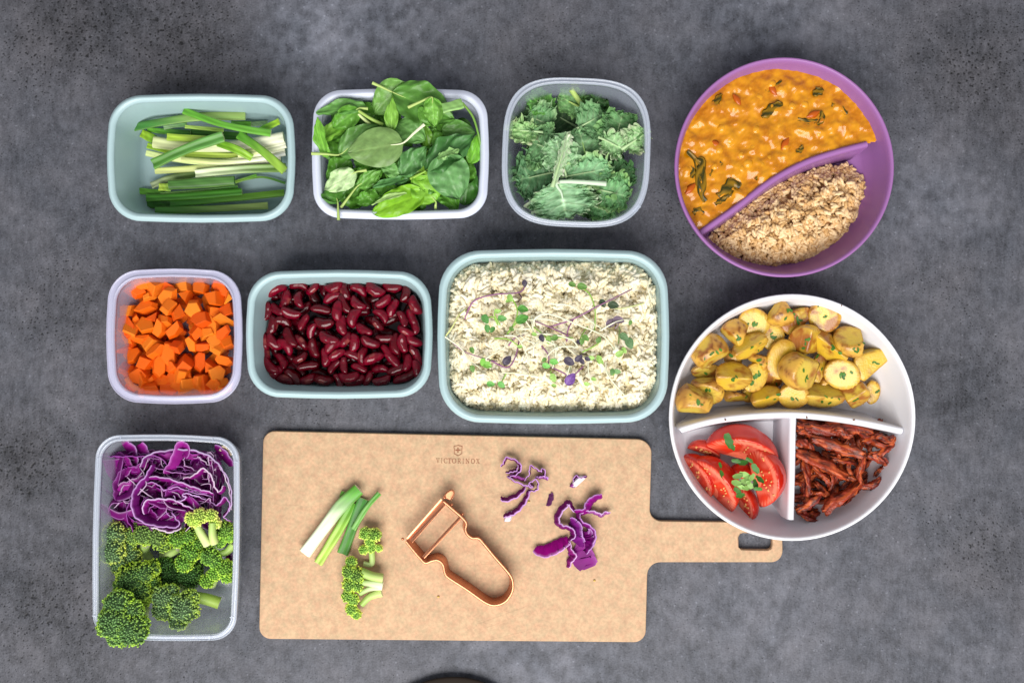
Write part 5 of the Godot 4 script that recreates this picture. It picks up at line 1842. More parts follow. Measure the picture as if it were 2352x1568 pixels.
func fleck_geo() -> Geo:       # one torn bit of a chopped herb leaf, in unit size
	var p := PackedVector3Array()
	var cc := PackedColorArray()
	var o := rf(0, 60)
	for i in 6:
		for j in 4:
			var t := i / 5.0
			var v := j / 1.5 - 1.0
			var w := (0.25 + 0.45 * sin(PI * clampf(t, 0.05, 0.95))) * (1.0 + 0.5 * nz.get_noise_2d(t * 200 + o, v * 40))
			p.append(Vector3(t * 2.0 - 1.0, 0.22 * nz.get_noise_2d(t * 150 + o, v * 120 + 30) + 0.12 * v * v, v * w))
			cc.append(Color.WHITE)
	var g := Geo.new()
	g.grid(p, 6, 4, false, cc)
	return g


func flecks_on(g: Geo, n: int, parent: Node3D, size: float, toward := Vector3(0, 1, 0.2)) -> void:
	var m := veg("chopped_herb", 0.45, {"back": 0.25})
	var tries := 0
	var made := 0
	while made < n and tries < 400:
		tries += 1
		var k := rng.randi_range(0, g.v.size() - 1)
		var nn := g.n[k]
		if nn.dot(toward.normalized()) < 0.72: continue
		made += 1
		var f := Geo.new()
		var a := nn.cross(Vector3(rf(-1, 1), rf(-1, 1), rf(-1, 1))).normalized()
		var b := Basis(a, nn, a.cross(nn))
		var l := size * rf(0.55, 1.35)
		f.add(fleck_geo(), Transform3D(b.scaled_local(Vector3(l, l * 0.5, l * rf(0.5, 1.0))), parent.position + Vector3.ZERO + g.v[k] + nn * 0.00035), shade(C(48, 96, 30).lerp(C(84, 130, 44), rng.randf()), 0.2))
		part("herb_fleck", f, m, parent)


func potato(label: String, x: float, y: float, rx: float, ry: float, deg: float, kind: String, h: float, flecks := 3, brown := 0.3) -> void:
	var r := Vector3(S(rx, h), 0.5 * (S(rx, h) + S(ry, h)) * 0.9, S(ry, h)) * 1.1
	var b := Basis(Vector3.UP, deg_to_rad(-deg))
	var planes := []
	match kind:
		"dome": planes = [[Vector3(rf(-0.5, 0.5), -1, rf(-0.3, 0.75)).normalized(), rf(0.1, 0.3)], [Vector3(rf(-1, 1), rf(0.1, 0.6), rf(-0.4, 1)).normalized(), rf(0.42, 0.62)], [Vector3(rf(-1, 1), rf(0, 0.4), rf(-1, 0)).normalized(), rf(0.6, 0.8)]]
		"cut": planes = [[Vector3(rf(-0.25, 0.25), 1, rf(0.1, 0.5)).normalized(), rf(0.2, 0.32)], [Vector3(0, -1, 0), 0.5]]
		"wedge": planes = [[Vector3(0.1, 0.62, 0.78).normalized(), rf(0.2, 0.3)], [Vector3(-0.05, 0.7, -0.7).normalized(), rf(0.26, 0.36)], [Vector3(0, -1, 0), 0.6]]
		"corner": planes = [[Vector3(0.75, 0.62, 0.2).normalized(), 0.3], [Vector3(-0.5, 0.75, 0.42).normalized(), 0.34], [Vector3(0.1, -0.2, 1).normalized(), 0.55]]
		"slab": planes = [[Vector3(0.05, 1, 0.15).normalized(), 0.3], [Vector3(0.9, 0.1, 0.45).normalized(), 0.5], [Vector3(-0.6, 0.1, -0.8).normalized(), 0.6]]
	var skin_a := C(206, 158, 74)
	var skin_b := C(150, 96, 36)
	var flesh := C(206, 180, 70).lerp(C(204, 164, 40), rng.randf())
	var toast := C(140, 68, 16)
	var o: Callable = func(hit: int, p: Vector3, edge: float, s: Vector3) -> Color:
		var n := nz.get_noise_3dv(p * 48 + s)
		var n2 := nz.get_noise_3dv(p * 160 + s * 2)
		var c: Color
		if hit < 0:
			c = skin_a.lerp(skin_b, clampf(0.34 + n * 0.8 + n2 * 0.3, 0, 1))
			c = c.lerp(C(210, 166, 56), clampf(0.3 - n * 0.9, 0, 0.7))
			c = c.lerp(C(104, 58, 24), clampf((n2 * 1.3 + n * 0.5 - 0.42) * 2.2, 0, 0.75))
		else:
			c = flesh.lerp(C(196, 160, 70), clampf(0.3 + n, 0, 0.7))
			c = c.lerp(toast, clampf((brown - 0.34 + n * 0.8 + n2 * 0.3) * 1.9, 0, 0.85))
			c = c.lerp(toast, 0.72 * pow(1.0 - edge, 1.6))
		return c
	var at := Q(x, y, h)
	var g := chunk(at, r, b, planes, 0.06, o)
	var t := thing("roast_potato", label, "potato piece", at, "roast potatoes in the white bowl")
	var m := veg("roast_potato", 0.34, {"spec": 0.5, "coat": 0.4, "coat_rough": 0.18, "bump": M_tex("fine"), "bump_scale": 0.03, "tri": 50.0})
	part("flesh", g, m, t)
	flecks_on(g, flecks, t, 0.0019)


func make_potatoes() -> void:
	frame(1525.1, 652.3, 0.38678)
	# the lower layer
	potato("dark roast potato piece deep at the lower left, near the big dome", 420, 668, 70, 46, 10, "dome", 0.012, 1)
	potato("flat roast potato piece low at the left under the domed one", 255, 520, 84, 46, 0, "cut", 0.014, 1, 0.5)
	potato("small roast potato low between the cut wedges, left", 418, 432, 58, 54, 0, "dome", 0.016, 2)
	potato("browned roast potato bit low in the centre", 645, 560, 58, 58, 0, "cut", 0.014, 1, 0.8)
	potato("roast potato low behind the brightest one, right side", 930, 500, 54, 90, 10, "cut", 0.018, 2, 0.6)
	potato("roast potato low below the brightest one, right", 955, 585, 70, 44, 0, "dome", 0.014, 1)
	potato("roast potato low in the middle of the near row", 510, 655, 50, 44, 0, "cut", 0.01, 1, 0.5)
	potato("yellow roast potato cut peeking out at the right end of the near row", 1238, 640, 42, 66, 5, "cut", 0.014, 2, 0.2)
	potato("roast potato peeking out low at the far side, centre", 700, 260, 60, 46, 0, "cut", 0.016, 1, 0.6)
	potato("roast potato low at the far side, right", 960, 300, 60, 46, 0, "cut", 0.014, 1, 0.5)
	potato("dark roast potato low in the middle", 820, 380, 70, 60, 0, "dome", 0.012, 1)
	# the upper layer, from the far rim to the near row
	potato("domed roast potato at the far rim with a yellow near side", 685, 170, 94, 76, 6, "dome", 0.03, 4)
	potato("crisp roast potato with a toasted cut face at the far rim", 788, 212, 92, 92, 20, "slab", 0.026, 4, 0.75)
	potato("roast potato with a toasted patch, right one at the far rim", 952, 192, 88, 88, 30, "cut", 0.03, 4, 0.55)
	potato("yellow cut roast potato with a dark herb streak, upper left", 535, 232, 88, 84, 20, "cut", 0.028, 6, 0.1)
	potato("grey skinned roast potato dome at the upper left", 425, 298, 84, 88, 30, "dome", 0.028, 2)
	potato("big roast potato dome at the left rim with brown skin", 272, 400, 104, 100, 10, "dome", 0.03, 4)
	potato("roast potato half with a toasted edge, left of the centre", 515, 372, 102, 74, -24, "wedge", 0.036, 4, 0.3)
	potato("pale cut roast potato behind the centre", 648, 315, 62, 78, 0, "cut", 0.024, 4, 0.1)
	potato("crisp triangular roast potato with browned edges, above the centre", 852, 350, 98, 100, 14, "corner", 0.036, 5, 0.7)
	potato("long golden roast potato wedge right of the crisp one", 990, 375, 112, 78, 42, "wedge", 0.034, 3, 0.45)
	potato("golden roast potato dome near the right wall", 1105, 345, 96, 88, 35, "dome", 0.032, 5)
	potato("flat yellow cut roast potato at the right wall", 1232, 465, 100, 112, 24, "slab", 0.03, 4, 0.05)
	potato("pale yellow roast potato slice left of the brightest one", 705, 445, 86, 112, 20, "cut", 0.03, 1, 0.0)
	potato("roast potato wedge with a toasted ridge, left centre", 415, 552, 98, 100, 10, "wedge", 0.034, 3, 0.2)
	potato("green flecked roast potato cut beside the left centre wedge", 540, 550, 68, 86, 30, "cut", 0.026, 7, 0.05)
	potato("small roast potato above the green flecked cut", 560, 462, 66, 60, 0, "dome", 0.024, 3)
	potato("roast potato slice standing behind the toasted wedge, right", 1062, 535, 98, 86, 20, "cut", 0.03, 6, 0.2)
	potato("brightest round roast potato in the centre foreground", 808, 512, 116, 106, 10, "dome", 0.038, 5, 0.2)
	potato("brownish roast potato at the near left of the heap", 258, 628, 96, 76, 24, "dome", 0.022, 3)
	potato("largest roast potato dome in the lower left corner", 178, 692, 100, 108, 30, "dome", 0.03, 4)
	potato("pale roast potato wedge in the near row, leftmost", 610, 675, 86, 74, -12, "wedge", 0.026, 3, 0.15)
	potato("yellow roast potato in the near row, second from the left", 770, 660, 82, 76, 0, "cut", 0.026, 3, 0.05)
	potato("roast potato with many herb flecks in the near row, third from the left", 952, 668, 110, 80, 8, "wedge", 0.026, 6, 0.15)
	potato("roast potato wedge with a dark roasted side, right end of the near row", 1130, 665, 88, 88, 60, "corner", 0.028, 2, 0.55)


# ---------------------------------------------------------------- tomatoes
func tomato(label: String, x: float, y: float, h: float, l: float, fat: float, axis_deg: float, skin_deg: float, tilt: float, half_angle: float) -> void:
	var at := Q(x, y, h)
	var ax := Vector3(cos(deg_to_rad(axis_deg)), 0, sin(deg_to_rad(axis_deg)))
	var sk := Vector3(cos(deg_to_rad(skin_deg)) * cos(tilt), sin(tilt), sin(deg_to_rad(skin_deg)) * cos(tilt))
	sk = (sk - ax * sk.dot(ax)).normalized()
	var b := Basis(ax, sk, ax.cross(sk))
	var r := Vector3(S(l, h) / 2, S(fat, h), S(fat, h)) * 1.08
	var sn := sin(half_angle)
	var cs := cos(half_angle)
	var planes := [[Vector3(0, -sn, cs), 0.02], [Vector3(0, -sn, -cs), 0.02]]
	var o: Callable = func(hit: int, p: Vector3, edge: float, s: Vector3) -> Color:
		var n := nz.get_noise_3dv(p * 60 + s)
		if hit < 0:
			return C(190, 30, 18).lerp(C(214, 58, 30), clampf(0.4 + n, 0, 1))
		var rho := Vector2(p.x * 0.92, Vector2(p.y, p.z).length()).length()
		var c := C(232, 124, 98)
		if rho < 0.80:
			var w := absf(sin(p.x * 5.2 + 0.5))
			c = C(214, 62, 38).lerp(C(184, 30, 16), clampf(0.5 + n * 1.6, 0, 1))
			c = c.lerp(C(226, 104, 76), 0.75 * exp(-pow(w / 0.22, 2)))
		if rho < 0.36: c = C(232, 132, 100).lerp(C(222, 90, 64), clampf(0.5 + n, 0, 1))
		if rho > 0.95: c = C(198, 40, 24)
		return c.lerp(C(240, 150, 124), clampf(n * 0.7, 0, 0.35))
	var org := Vector3(0, 0.42, 0)
	var g := chunk(at - sk * r.y * 0.5, r, b, planes, 0.03, o, org, 60, 80)
	var t := thing("tomato_wedge", label, "tomato wedge", at, "tomato wedges in the white bowl")
	part("flesh", g, veg("tomato", 0.16, {"spec": 0.5, "coat": 0.3, "coat_rough": 0.1}), t)
	# seeds in the jelly of the cut face that looks up
	var sd := Geo.new()
	var grain := ball(4, 6)
	for k in 13:
		var px := rf(-0.62, 0.62)
		var py := rf(0.34, 0.62)
		for side in [1.0, -1.0]:
			var pl := Vector3(px, py, side * (py * tan(half_angle) + 0.02))
			var wn := b * Vector3(0, -sn, cs * side)
			if wn.y < 0.1: continue
			sd.add(grain, Transform3D(Basis(Vector3.UP, rf(0, 6)).scaled_local(Vector3(0.0013, 0.0006, 0.0008)), at - sk * r.y * 0.5 + b * (pl * r) + wn * 0.0003), shade(C(226, 170, 104), 0.15))
	if sd.v.size():
		var so := part("seeds", sd, veg("tomato_seed", 0.3), t)
		so.set_meta("kind", "stuff")


func make_tomatoes() -> void:
	frame(1525.1, 652.3, 0.38678)
	tomato("small tomato wedge peeking out at the upper left of the tomatoes", 250, 975, 0.014, 190, 80, 20, -70, 0.5, 0.55)
	tomato("tomato wedge at the far left, cut face down to the wall", 228, 1130, 0.02, 290, 135, 58, -32, 0.55, 0.5)
	tomato("largest tomato wedge at the back, with skin at its far right", 485, 945, 0.022, 420, 190, 14, -76, 0.35, 0.6)
	tomato("lowest tomato wedge in front, skin to the right", 505, 1310, 0.014, 230, 110, 78, -5, 0.5, 0.55)
	tomato("small tomato slice under the herbs, between the front wedges", 470, 1120, 0.018, 170, 90, 10, -60, 0.6, 0.5)
	tomato("tomato wedge with a wide seedy face, left of the herbs", 335, 1165, 0.026, 370, 170, 52, -38, 0.5, 0.5)
	tomato("tomato wedge standing at the right with a glossy curved skin", 625, 1130, 0.03, 340, 180, 76, 0, 0.4, 0.55)
	var m := veg("chopped_herb", 0.45, {"back": 0.25})
	var k := 0
	for q in [[385, 930, 46, 75, "long dark herb leaf on the largest tomato wedge"], [405, 965, 26, 60, "small herb bit under the long leaf on the largest wedge"], [345, 1130, 28, 50, "dark folded herb bit on the left tomato wedge, lower"], [335, 1075, 18, 80, "thin herb bit on the left tomato wedge, upper"], [430, 1050, 28, 10, "herb bit at the left end of the row behind the heap"], [470, 1060, 30, -10, "herb bit in the middle of the row behind the heap"], [510, 1045, 26, 40, "herb bit at the right end of the row behind the heap"], [545, 1095, 34, 60, "herb leaf on the cut face of the right wedge"],
		[440, 1140, 30, -10, "light"], [480, 1130, 34, 20, "light"], [520, 1150, 30, -50, "light"], [430, 1180, 32, 10, "light"], [470, 1175, 36, -30, "light"], [510, 1190, 30, 60, "light"], [545, 1190, 34, 70, "dark"], [570, 1160, 30, 50, "dark"], [490, 1210, 28, 0, "light"], [440, 1230, 30, 50, "dark"], [455, 1255, 26, -10, "dark"], [560, 1215, 26, 10, "dark"], [500, 1160, 30, 80, "light"], [460, 1205, 26, 30, "light"]]:
		var g := Geo.new()
		var l := S(q[2], 0.04)
		var h := 0.047 if q[0] > 400 and q[1] > 1020 else 0.042
		var c: Color = C(56, 104, 38) if q[4] != "light" else C(132, 172, 92)
		var b := Basis(Vector3.UP, deg_to_rad(-q[3])) * Basis(Vector3.RIGHT, rf(-0.6, 0.6)) * Basis(Vector3.BACK, rf(-0.4, 0.4))
		g.add(fleck_geo(), Transform3D(b.scaled_local(Vector3(l, l * 0.5, l * 0.8)), Q(q[0], q[1], h + rf(0, 0.003))), shade(c, 0.2))
		var label: String = q[4]
		var group := "chopped herb on the tomatoes"
		var hb := solo("herb_bit", g, m, label, "chopped herb", group)
		if label == "light" or label == "dark":
			later(hb, label + " green chopped herb bit", lean_of(q[3]), "herb heap", Rect2(0.195, 0.118, 0.026, 0.024), hb.position)
		k += 1


# ---------------------------------------------------------------- shredded red-brown strips
func make_strips() -> void:
	frame(1525.1, 652.3, 0.38678)
	var m := veg("shredded_strip", 0.42, {"spec": 0.5, "coat": 0.12, "bump": M_tex("fine"), "bump_scale": 0.06, "tri": 45.0})
	var strip := func(x0: float, y0: float, x1: float, y1: float, w: float, h: float, label: String, group: String) -> Node3D:
		var a := Q(x0, y0, h)
		var b := Q(x1, y1, h + rf(-0.005, 0.005))
		var d := (b - a).normalized()
		var n := d.cross(Vector3.UP)
		var pts := [a, a.lerp(b, 0.3) + n * rf(-0.0025, 0.0025) + Vector3(0, rf(0, 0.003), 0), a.lerp(b, 0.65) + n * rf(-0.003, 0.003) + Vector3(0, rf(0, 0.004), 0), b]
		var o := rf(0, 200)
		var nn := 18
		var half := S(w, h) * 0.43
		var base := C(158, 60, 32).lerp(C(122, 38, 26), rng.randf())
		var sect := PackedVector2Array()
		for k in nn:
			var aa := k * TAU / nn
			sect.append(Vector2(cos(aa), sin(aa) * 0.62) * (1.0 + 0.42 * nz.get_noise_1d(k * 37 + o) - (0.22 if k % 4 == 0 else 0.0)))
		var twist := rf(-2.4, 2.4)
		var g := Geo.new()
		var path := smooth_path(pts, 26)
		var p := PackedVector3Array()
		var cc := PackedColorArray()
		for i in 26:
			var t := i / 25.0
			var dd := (path[mini(i + 1, 25)] - path[maxi(i - 1, 0)]).normalized()
			var sd := dd.cross(Vector3.UP).normalized()
			var u2 := sd.cross(dd)
			for k in nn:
				var q := sect[k].rotated(twist * t)
				var wv := half * (0.42 + 0.75 * pow(sin(PI * clampf(t * 0.9 + 0.06, 0, 1)), 0.6)) * (1.0 + 0.55 * nz.get_noise_2d(t * 130 + o, k * 24) + 0.25 * nz.get_noise_2d(t * 420 + o, k * 60))
				p.append(path[i] + sd * q.x * wv + u2 * q.y * wv + dd * 0.0035 * nz.get_noise_2d(k * 90 + o, 5.0 + signf(t - 0.5)) * pow(absf(t - 0.5) * 2, 3))
				var c := base.lerp(C(206, 100, 48), clampf(nz.get_noise_2d(t * 60 + o, k * 90) * 1.7, 0, 0.85))
				c = c.lerp(C(48, 16, 16), clampf(nz.get_noise_2d(t * 160 + o + 50, k * 60) * 2.2 + 0.05, 0, 0.85))
				cc.append(c)
		g.grid(p, 26, nn, true, cc, true, 1)
		return solo("shredded_strip", g, m, label, "shredded strip", group)
	var inside := func(x: float, y: float) -> bool:
		return x > 800 and y > 830 and y < 1400 and Vector2(x - 765, y - 790).length() < 600 and x < 1390 - maxf(y - 1120, 0) * 0.75
	var box := Rect2(0.245, 0.07, 0.09, 0.095)
	for k in 64:
		var x := rf(800, 1380)
		var y := rf(840, 1380)
		if not inside.call(x, y): continue
		var a := rf(0, PI)
		var l := rf(60, 110)
		var o: Node3D = strip.call(x - cos(a) * l, y - sin(a) * l, x + cos(a) * l, y + sin(a) * l, rf(38, 60), rf(0.008, 0.02), "", "shredded strips in the white bowl")
		later(o, "low shredded strip", lean_of(rad_to_deg(a)), "strip pile", box, o.position)
	for q in [[870, 850, 1235, 885, 66, 0.032], [795, 840, 900, 870, 60, 0.028], [1130, 835, 1230, 905, 50, 0.03], [965, 830, 1130, 840, 46, 0.026], [880, 915, 1190, 1012, 74, 0.034], [790, 1000, 1090, 1150, 82, 0.036], [1000, 1035, 1150, 1078, 48, 0.03], [1185, 995, 1175, 1190, 52, 0.036], [1215, 1015, 1360, 1110, 58, 0.032], [1180, 930, 1365, 950, 66, 0.03], [1250, 935, 1370, 900, 50, 0.032], [1240, 1010, 1360, 960, 52, 0.034], [830, 1045, 850, 1260, 58, 0.03], [895, 1075, 985, 1200, 60, 0.028], [955, 1355, 1170, 1170, 76, 0.034],
			[1160, 1195, 1290, 1150, 46, 0.03], [795, 1345, 940, 1230, 54, 0.026], [850, 1395, 915, 1350, 62, 0.018], [1110, 1295, 1225, 1270, 52, 0.022], [790, 945, 885, 985, 66, 0.032], [1000, 870, 1120, 905, 44, 0.034], [1260, 1135, 1360, 1090, 44, 0.026], [1070, 1150, 1190, 1200, 48, 0.028], [900, 1180, 1010, 1290, 46, 0.024], [870, 1230, 950, 1250, 40, 0.028], [1040, 940, 1040, 1040, 44, 0.03], [800, 880, 960, 900, 50, 0.03], [1100, 1060, 1100, 1170, 40, 0.028]]:
		var o: Node3D = strip.call(q[0], q[1], q[2], q[3], q[4], q[5] - 0.002, "", "shredded strips in the white bowl")
		later(o, "upper shredded strip", lean_of(rad_to_deg(atan2(q[3] - q[1], q[2] - q[0]))), "strip pile", box, o.position)


# ---------------------------------------------------------------- red cabbage
func shred(label: String, pts: Array, h: float, tall: float, lean: float, thick: float, group: String, face := Color(0, 0, 0), edge := Color(0, 0, 0), wave := 0.0) -> Node3D:
	if face == Color(0, 0, 0): face = C(122, 24, 118)
	face = Color(face.r * 0.8, face.g * 0.8, face.b * 0.8) if face.g < 0.3 else face
	var keep := label == ""
	thick *= 0.62
	if edge.g < 0.7: edge = edge.lerp(face, 0.22)
	if wave == 0.0: wave = 0.0004
	if edge == Color(0, 0, 0): edge = C(206, 176, 222)
	var path := []
	for q in pts:
		path.append(Q(q[0], q[1], h + (q[2] if q.size() > 2 else 0.0)))
		if keep: path[-1] = keep_in(path[-1], P(379, 1235, 0.0), 0.0535, 0.0795)
	var n := maxi(16, pts.size() * 8)
	var sp := smooth_path(path, n)
	if wave > 0.0:
		var ph := rf(0, 9)
		for i in n:
			var d := (sp[mini(i + 1, n - 1)] - sp[maxi(i - 1, 0)]).normalized().cross(Vector3.UP)
			sp[i] += d * wave * (sin(i * 0.85 + ph) + 0.5 * sin(i * 1.9 + ph))
	var sect := PackedVector2Array()
	for q in [[-0.5, -0.5], [-0.55, -0.1], [-0.55, 0.25], [-0.5, 0.42], [-0.42, 0.5], [0.42, 0.5], [0.5, 0.42], [0.55, 0.25], [0.55, -0.1], [0.5, -0.5]]:
		sect.append(Vector2(q[0] * thick, q[1] * tall).rotated(lean))
	var o := rf(0, 100)
	var g := sweep(sp, sect, func(t): return Vector2.ONE * (0.3 + 0.74 * pow(sin(PI * clampf(t * 0.95 + 0.03, 0, 1)), 0.45)), func(t, j):
		var k: float = 1.0 + 0.4 * nz.get_noise_2d(t * 160 + o, j * 22)
		var c: Color = edge if (j >= 4 and j <= 5) else face.lerp(edge, 0.35) if (j == 3 or j == 6) else face
		return Color(c.r * k, c.g * k, c.b * k), 2, edge)
	return solo("cabbage_shred", g, veg("red_cabbage", 0.42, {"spec": 0.3, "back": 0.12}), label, "red cabbage shred", group)


func make_cabbage() -> void:
	frame(192.9, 983.1, 0.33394)
	var w := "red cabbage shreds in the clear box"
	var dk := C(84, 14, 84)
	var mg := C(140, 30, 128)
	var wh := C(216, 200, 218)
	var lv := C(184, 146, 200)
	var box := Rect2(-0.36, 0.085, 0.115, 0.083)
	for k in 250:
		var x := rf(205, 1000)
		var y := rf(110, 640)
		if x < 330 and y > 560: continue
		var a := rf(0, TAU)
		var l := rf(60, 150)
		var b := rf(-70, 70)
		var o := shred("", [[x - cos(a) * l, y - sin(a) * l], [x - sin(a) * b, y + cos(a) * b], [x + cos(a) * l, y + sin(a) * l]], rf(0.010, 0.024) if k < 60 else rf(0.026, 0.040), rf(0.005, 0.0095), rf(-1.25, 1.25), rf(0.0009, 0.0016), w, dk.lerp(mg, rng.randf()), C(140, 70, 150).lerp(wh, pow(rng.randf(), 2.0) * 0.9), rf(0, 0.0007))
		later(o, "low cabbage shred", lean_of(rad_to_deg(a)), "cabbage pile", box, o.position)
	shred("broad flat purple cabbage piece at the upper left corner of the pile", [[175, 190], [250, 290], [330, 370]], 0.032, 0.026, 1.25, 0.0016, w, C(128, 26, 122), C(170, 90, 170))
	shred("square purple cabbage piece at the left of the pile", [[270, 470], [300, 500], [320, 520]], 0.03, 0.018, 1.3, 0.0015, w, mg, lv)
	shred("purple cabbage strip hanging at the far wall, left", [[260, 100], [330, 150], [350, 260]], 0.034, 0.012, 0.9, 0.0014, w, mg, lv)
	shred("wide purple cabbage strip along the far wall, centre", [[380, 110], [410, 190], [370, 240]], 0.034, 0.014, 1.1, 0.0014, w, mg, C(180, 130, 190))
	shred("long lavender edged cabbage shred arching along the right wall", [[390, 270], [440, 195], [560, 162], [720, 155], [850, 190], [930, 260], [990, 360], [1012, 470], [1000, 570]], 0.04, 0.008, 0.35, 0.0022, w, C(128, 48, 128), C(190, 172, 206))
	shred("whitish inner line of the arching shred at the right wall", [[800, 175], [900, 225], [960, 310], [1000, 430], [1018, 560]], 0.036, 0.008, 0.2, 0.0016, w, dk, wh)
	shred("long C shaped cabbage shred down the left of the middle", [[475, 250], [440, 330], [372, 410], [348, 500], [370, 590], [450, 640], [560, 660], [650, 660], [625, 620], [600, 575]], 0.043, 0.009, -0.45, 0.0022, w, C(120, 30, 118), lv)
	shred("straight cabbage shred with a pale edge slanting across the middle", [[450, 340], [560, 352], [690, 392], [800, 430], [890, 452]], 0.042, 0.009, 0.5, 0.002, w, mg, C(206, 178, 218))
	shred("wavy cabbage shred under the straight one", [[420, 378], [500, 384], [560, 432], [640, 410], [740, 442], [880, 472]], 0.038, 0.009, 0.3, 0.0018, w, mg, lv)
	shred("zigzag white edged cabbage shred at the upper right", [[690, 348], [760, 332], [828, 285], [880, 345], [895, 405], [935, 445], [965, 400]], 0.042, 0.009, 0.35, 0.002, w, mg, wh)
	shred("white ribbed cabbage piece at the upper right", [[600, 345], [700, 292], [800, 262], [920, 255]], 0.036, 0.014, -0.9, 0.002, w, C(150, 50, 140), wh)
	shred("narrow purple cabbage strip standing up, upper middle", [[560, 312], [620, 235], [670, 120], [705, 150], [690, 200]], 0.042, 0.01, 0.9, 0.0013, w, mg, C(190, 130, 196))
	shred("cabbage shred looping around the lower middle hollow", [[420, 590], [432, 510], [520, 496], [620, 500], [690, 535], [760, 562]], 0.04, 0.009, 0.4, 0.0022, w, mg, C(214, 192, 226))
	shred("small crumpled cabbage curl right of the middle", [[620, 462], [640, 505], [715, 478], [690, 450], [760, 462], [840, 492]], 0.04, 0.007, 0.2, 0.0016, w, mg, C(206, 176, 224))
	shred("crumpled cabbage curl by the right wall", [[870, 510], [925, 532], [975, 480], [1000, 540], [960, 610], [1010, 640]], 0.038, 0.008, 0.3, 0.0018, w, mg, lv)
	shred("tight small cabbage curl in the lower middle", [[480, 572], [520, 602], [560, 560], [590, 602], [650, 590]], 0.036, 0.006, 0.1, 0.0014, w, mg, lv)
	shred("cabbage shred running above the lower hollow, right part", [[700, 460], [800, 470], [870, 500], [860, 560]], 0.036, 0.007, 0.1, 0.0016, w, mg, lv)
	shred("white tipped cabbage shred in front, beside the broccoli", [[430, 655], [520, 668], [600, 690], [668, 670]], 0.036, 0.01, -0.6, 0.0024, w, C(126, 40, 122), wh)
	shred("purple cabbage strip at the lower left of the pile", [[200, 615], [260, 640], [310, 668]], 0.02, 0.012, 0.9, 0.0014, w, mg, lv)
	shred("cabbage shred in the top right corner, purple", [[900, 130], [960, 180], [1015, 260]], 0.03, 0.012, 0.8, 0.0014, w, mg, lv)
	shred("yellowish cabbage rib in the top right corner", [[950, 170], [980, 150], [1005, 190]], 0.03, 0.01, 1.0, 0.002, w, C(206, 190, 160), C(214, 200, 170))
	shred("dark cabbage bit at the right wall among the broccoli", [[1000, 880], [1010, 900], [1022, 920]], 0.014, 0.012, 1.0, 0.0014, w, mg, lv)
	# what lies on the board
	frame(1120.9, 1019.8, 0.19922)
	var b := BOARD_Y + 0.0035
	var v := "cabbage shreds on the board"
	var e1 := C(196, 150, 212)
	var f1 := C(118, 14, 108)
	shred("hooked cabbage shred at the top left of the upper tangle", [[150, 255], [185, 215], [215, 160], [325, 195], [375, 265], [330, 335], [245, 370]], b + 0.003, 0.006, 0.3, 0.0018, v, f1, e1)
	shred("short cabbage fold inside the hooked shred", [[340, 240], [325, 295], [270, 310], [205, 330]], b + 0.003, 0.006, 0.2, 0.0014, v, f1, e1)
	shred("cabbage shred through the middle of the upper tangle", [[220, 370], [300, 425], [430, 478], [520, 500], [490, 455]], b + 0.002, 0.006, 0.2, 0.002, v, f1, e1)
	shred("dark cabbage fold behind the middle of the upper tangle", [[240, 360], [330, 385], [430, 415]], b + 0.001, 0.007, 0.4, 0.003, v, f1, C(150, 80, 150))
	shred("cabbage shred with a curl at the right of the upper tangle", [[420, 420], [480, 345], [490, 250], [560, 290], [612, 318], [632, 280], [655, 345], [575, 380]], b + 0.003, 0.006, 0.2, 0.0016, v, f1, e1)
	shred("short cabbage shred pointing right out of the upper tangle", [[550, 390], [640, 378], [690, 405]], b, 0.006, 0.4, 0.0026, v, C(150, 70, 160), e1)
	shred("cabbage curl at the knot of the upper tangle", [[450, 490], [490, 440], [560, 410], [575, 500], [540, 535], [470, 540]], b + 0.003, 0.005, 0.1, 0.0018, v, f1, e1)
	shred("cabbage strand from the upper tangle down to a white rib end", [[480, 520], [450, 600], [400, 690], [310, 780], [240, 810], [180, 832]], b + 0.001, 0.006, 0.5, 0.0024, v, f1, e1)
	var chip := func(label: String, x: float, y: float, rx: float, rz: float, deg: float, tips: float) -> void:
		var at := Q(x, y, BOARD_Y + 0.0022)
		var col: Callable = func(_hit: int, p: Vector3, _e: float, s: Vector3) -> Color: return C(224, 216, 226).lerp(C(120, 30, 116), smoothstep(tips - 0.12, tips + 0.12, absf(p.x) + 0.25 * nz.get_noise_3dv(p * 60 + s)))
		var cg := chunk(at, Vector3(S(rx, 0.01), 0.0026, S(rz, 0.01)), Basis(Vector3.UP, deg_to_rad(-deg)), [[Vector3(0.1, 0.8, 0.4).normalized(), 0.5], [Vector3(0.5, 0.1, 0.8).normalized(), 0.55], [Vector3(-0.6, 0.2, -0.75).normalized(), 0.6], [Vector3(0.9, 0.2, -0.5).normalized(), 0.7]], 0.25, col)
		solo("cabbage_chip", cg, veg("red_cabbage", 0.42, {"spec": 0.3, "back": 0.12}), label, "red cabbage piece", v)
	chip.call("white rib end of the lower left cabbage strand", 235, 840, 82, 52, 130, 0.85)
	chip.call("small white cabbage chip with purple ends, upper right", 1045, 425, 125, 50, -28, 0.62)
	shred("left cabbage strand with a forked tip, upper tangle", [[430, 495], [340, 585], [205, 640], [150, 622]], b + 0.001, 0.006, 0.5, 0.002, v, f1, e1)
	shred("purple rim of the white cabbage chip", [[985, 440], [1010, 370], [1060, 400], [1130, 370]], b - 0.0015, 0.005, 0.4, 0.0014, v, C(96, 20, 90), e1)
	shred("tiny dark cabbage sliver between the two tangles", [[730, 570], [725, 630], [690, 712]], b - 0.0025, 0.0045, 1.3, 0.0008, v, C(90, 40, 84), C(110, 60, 100))
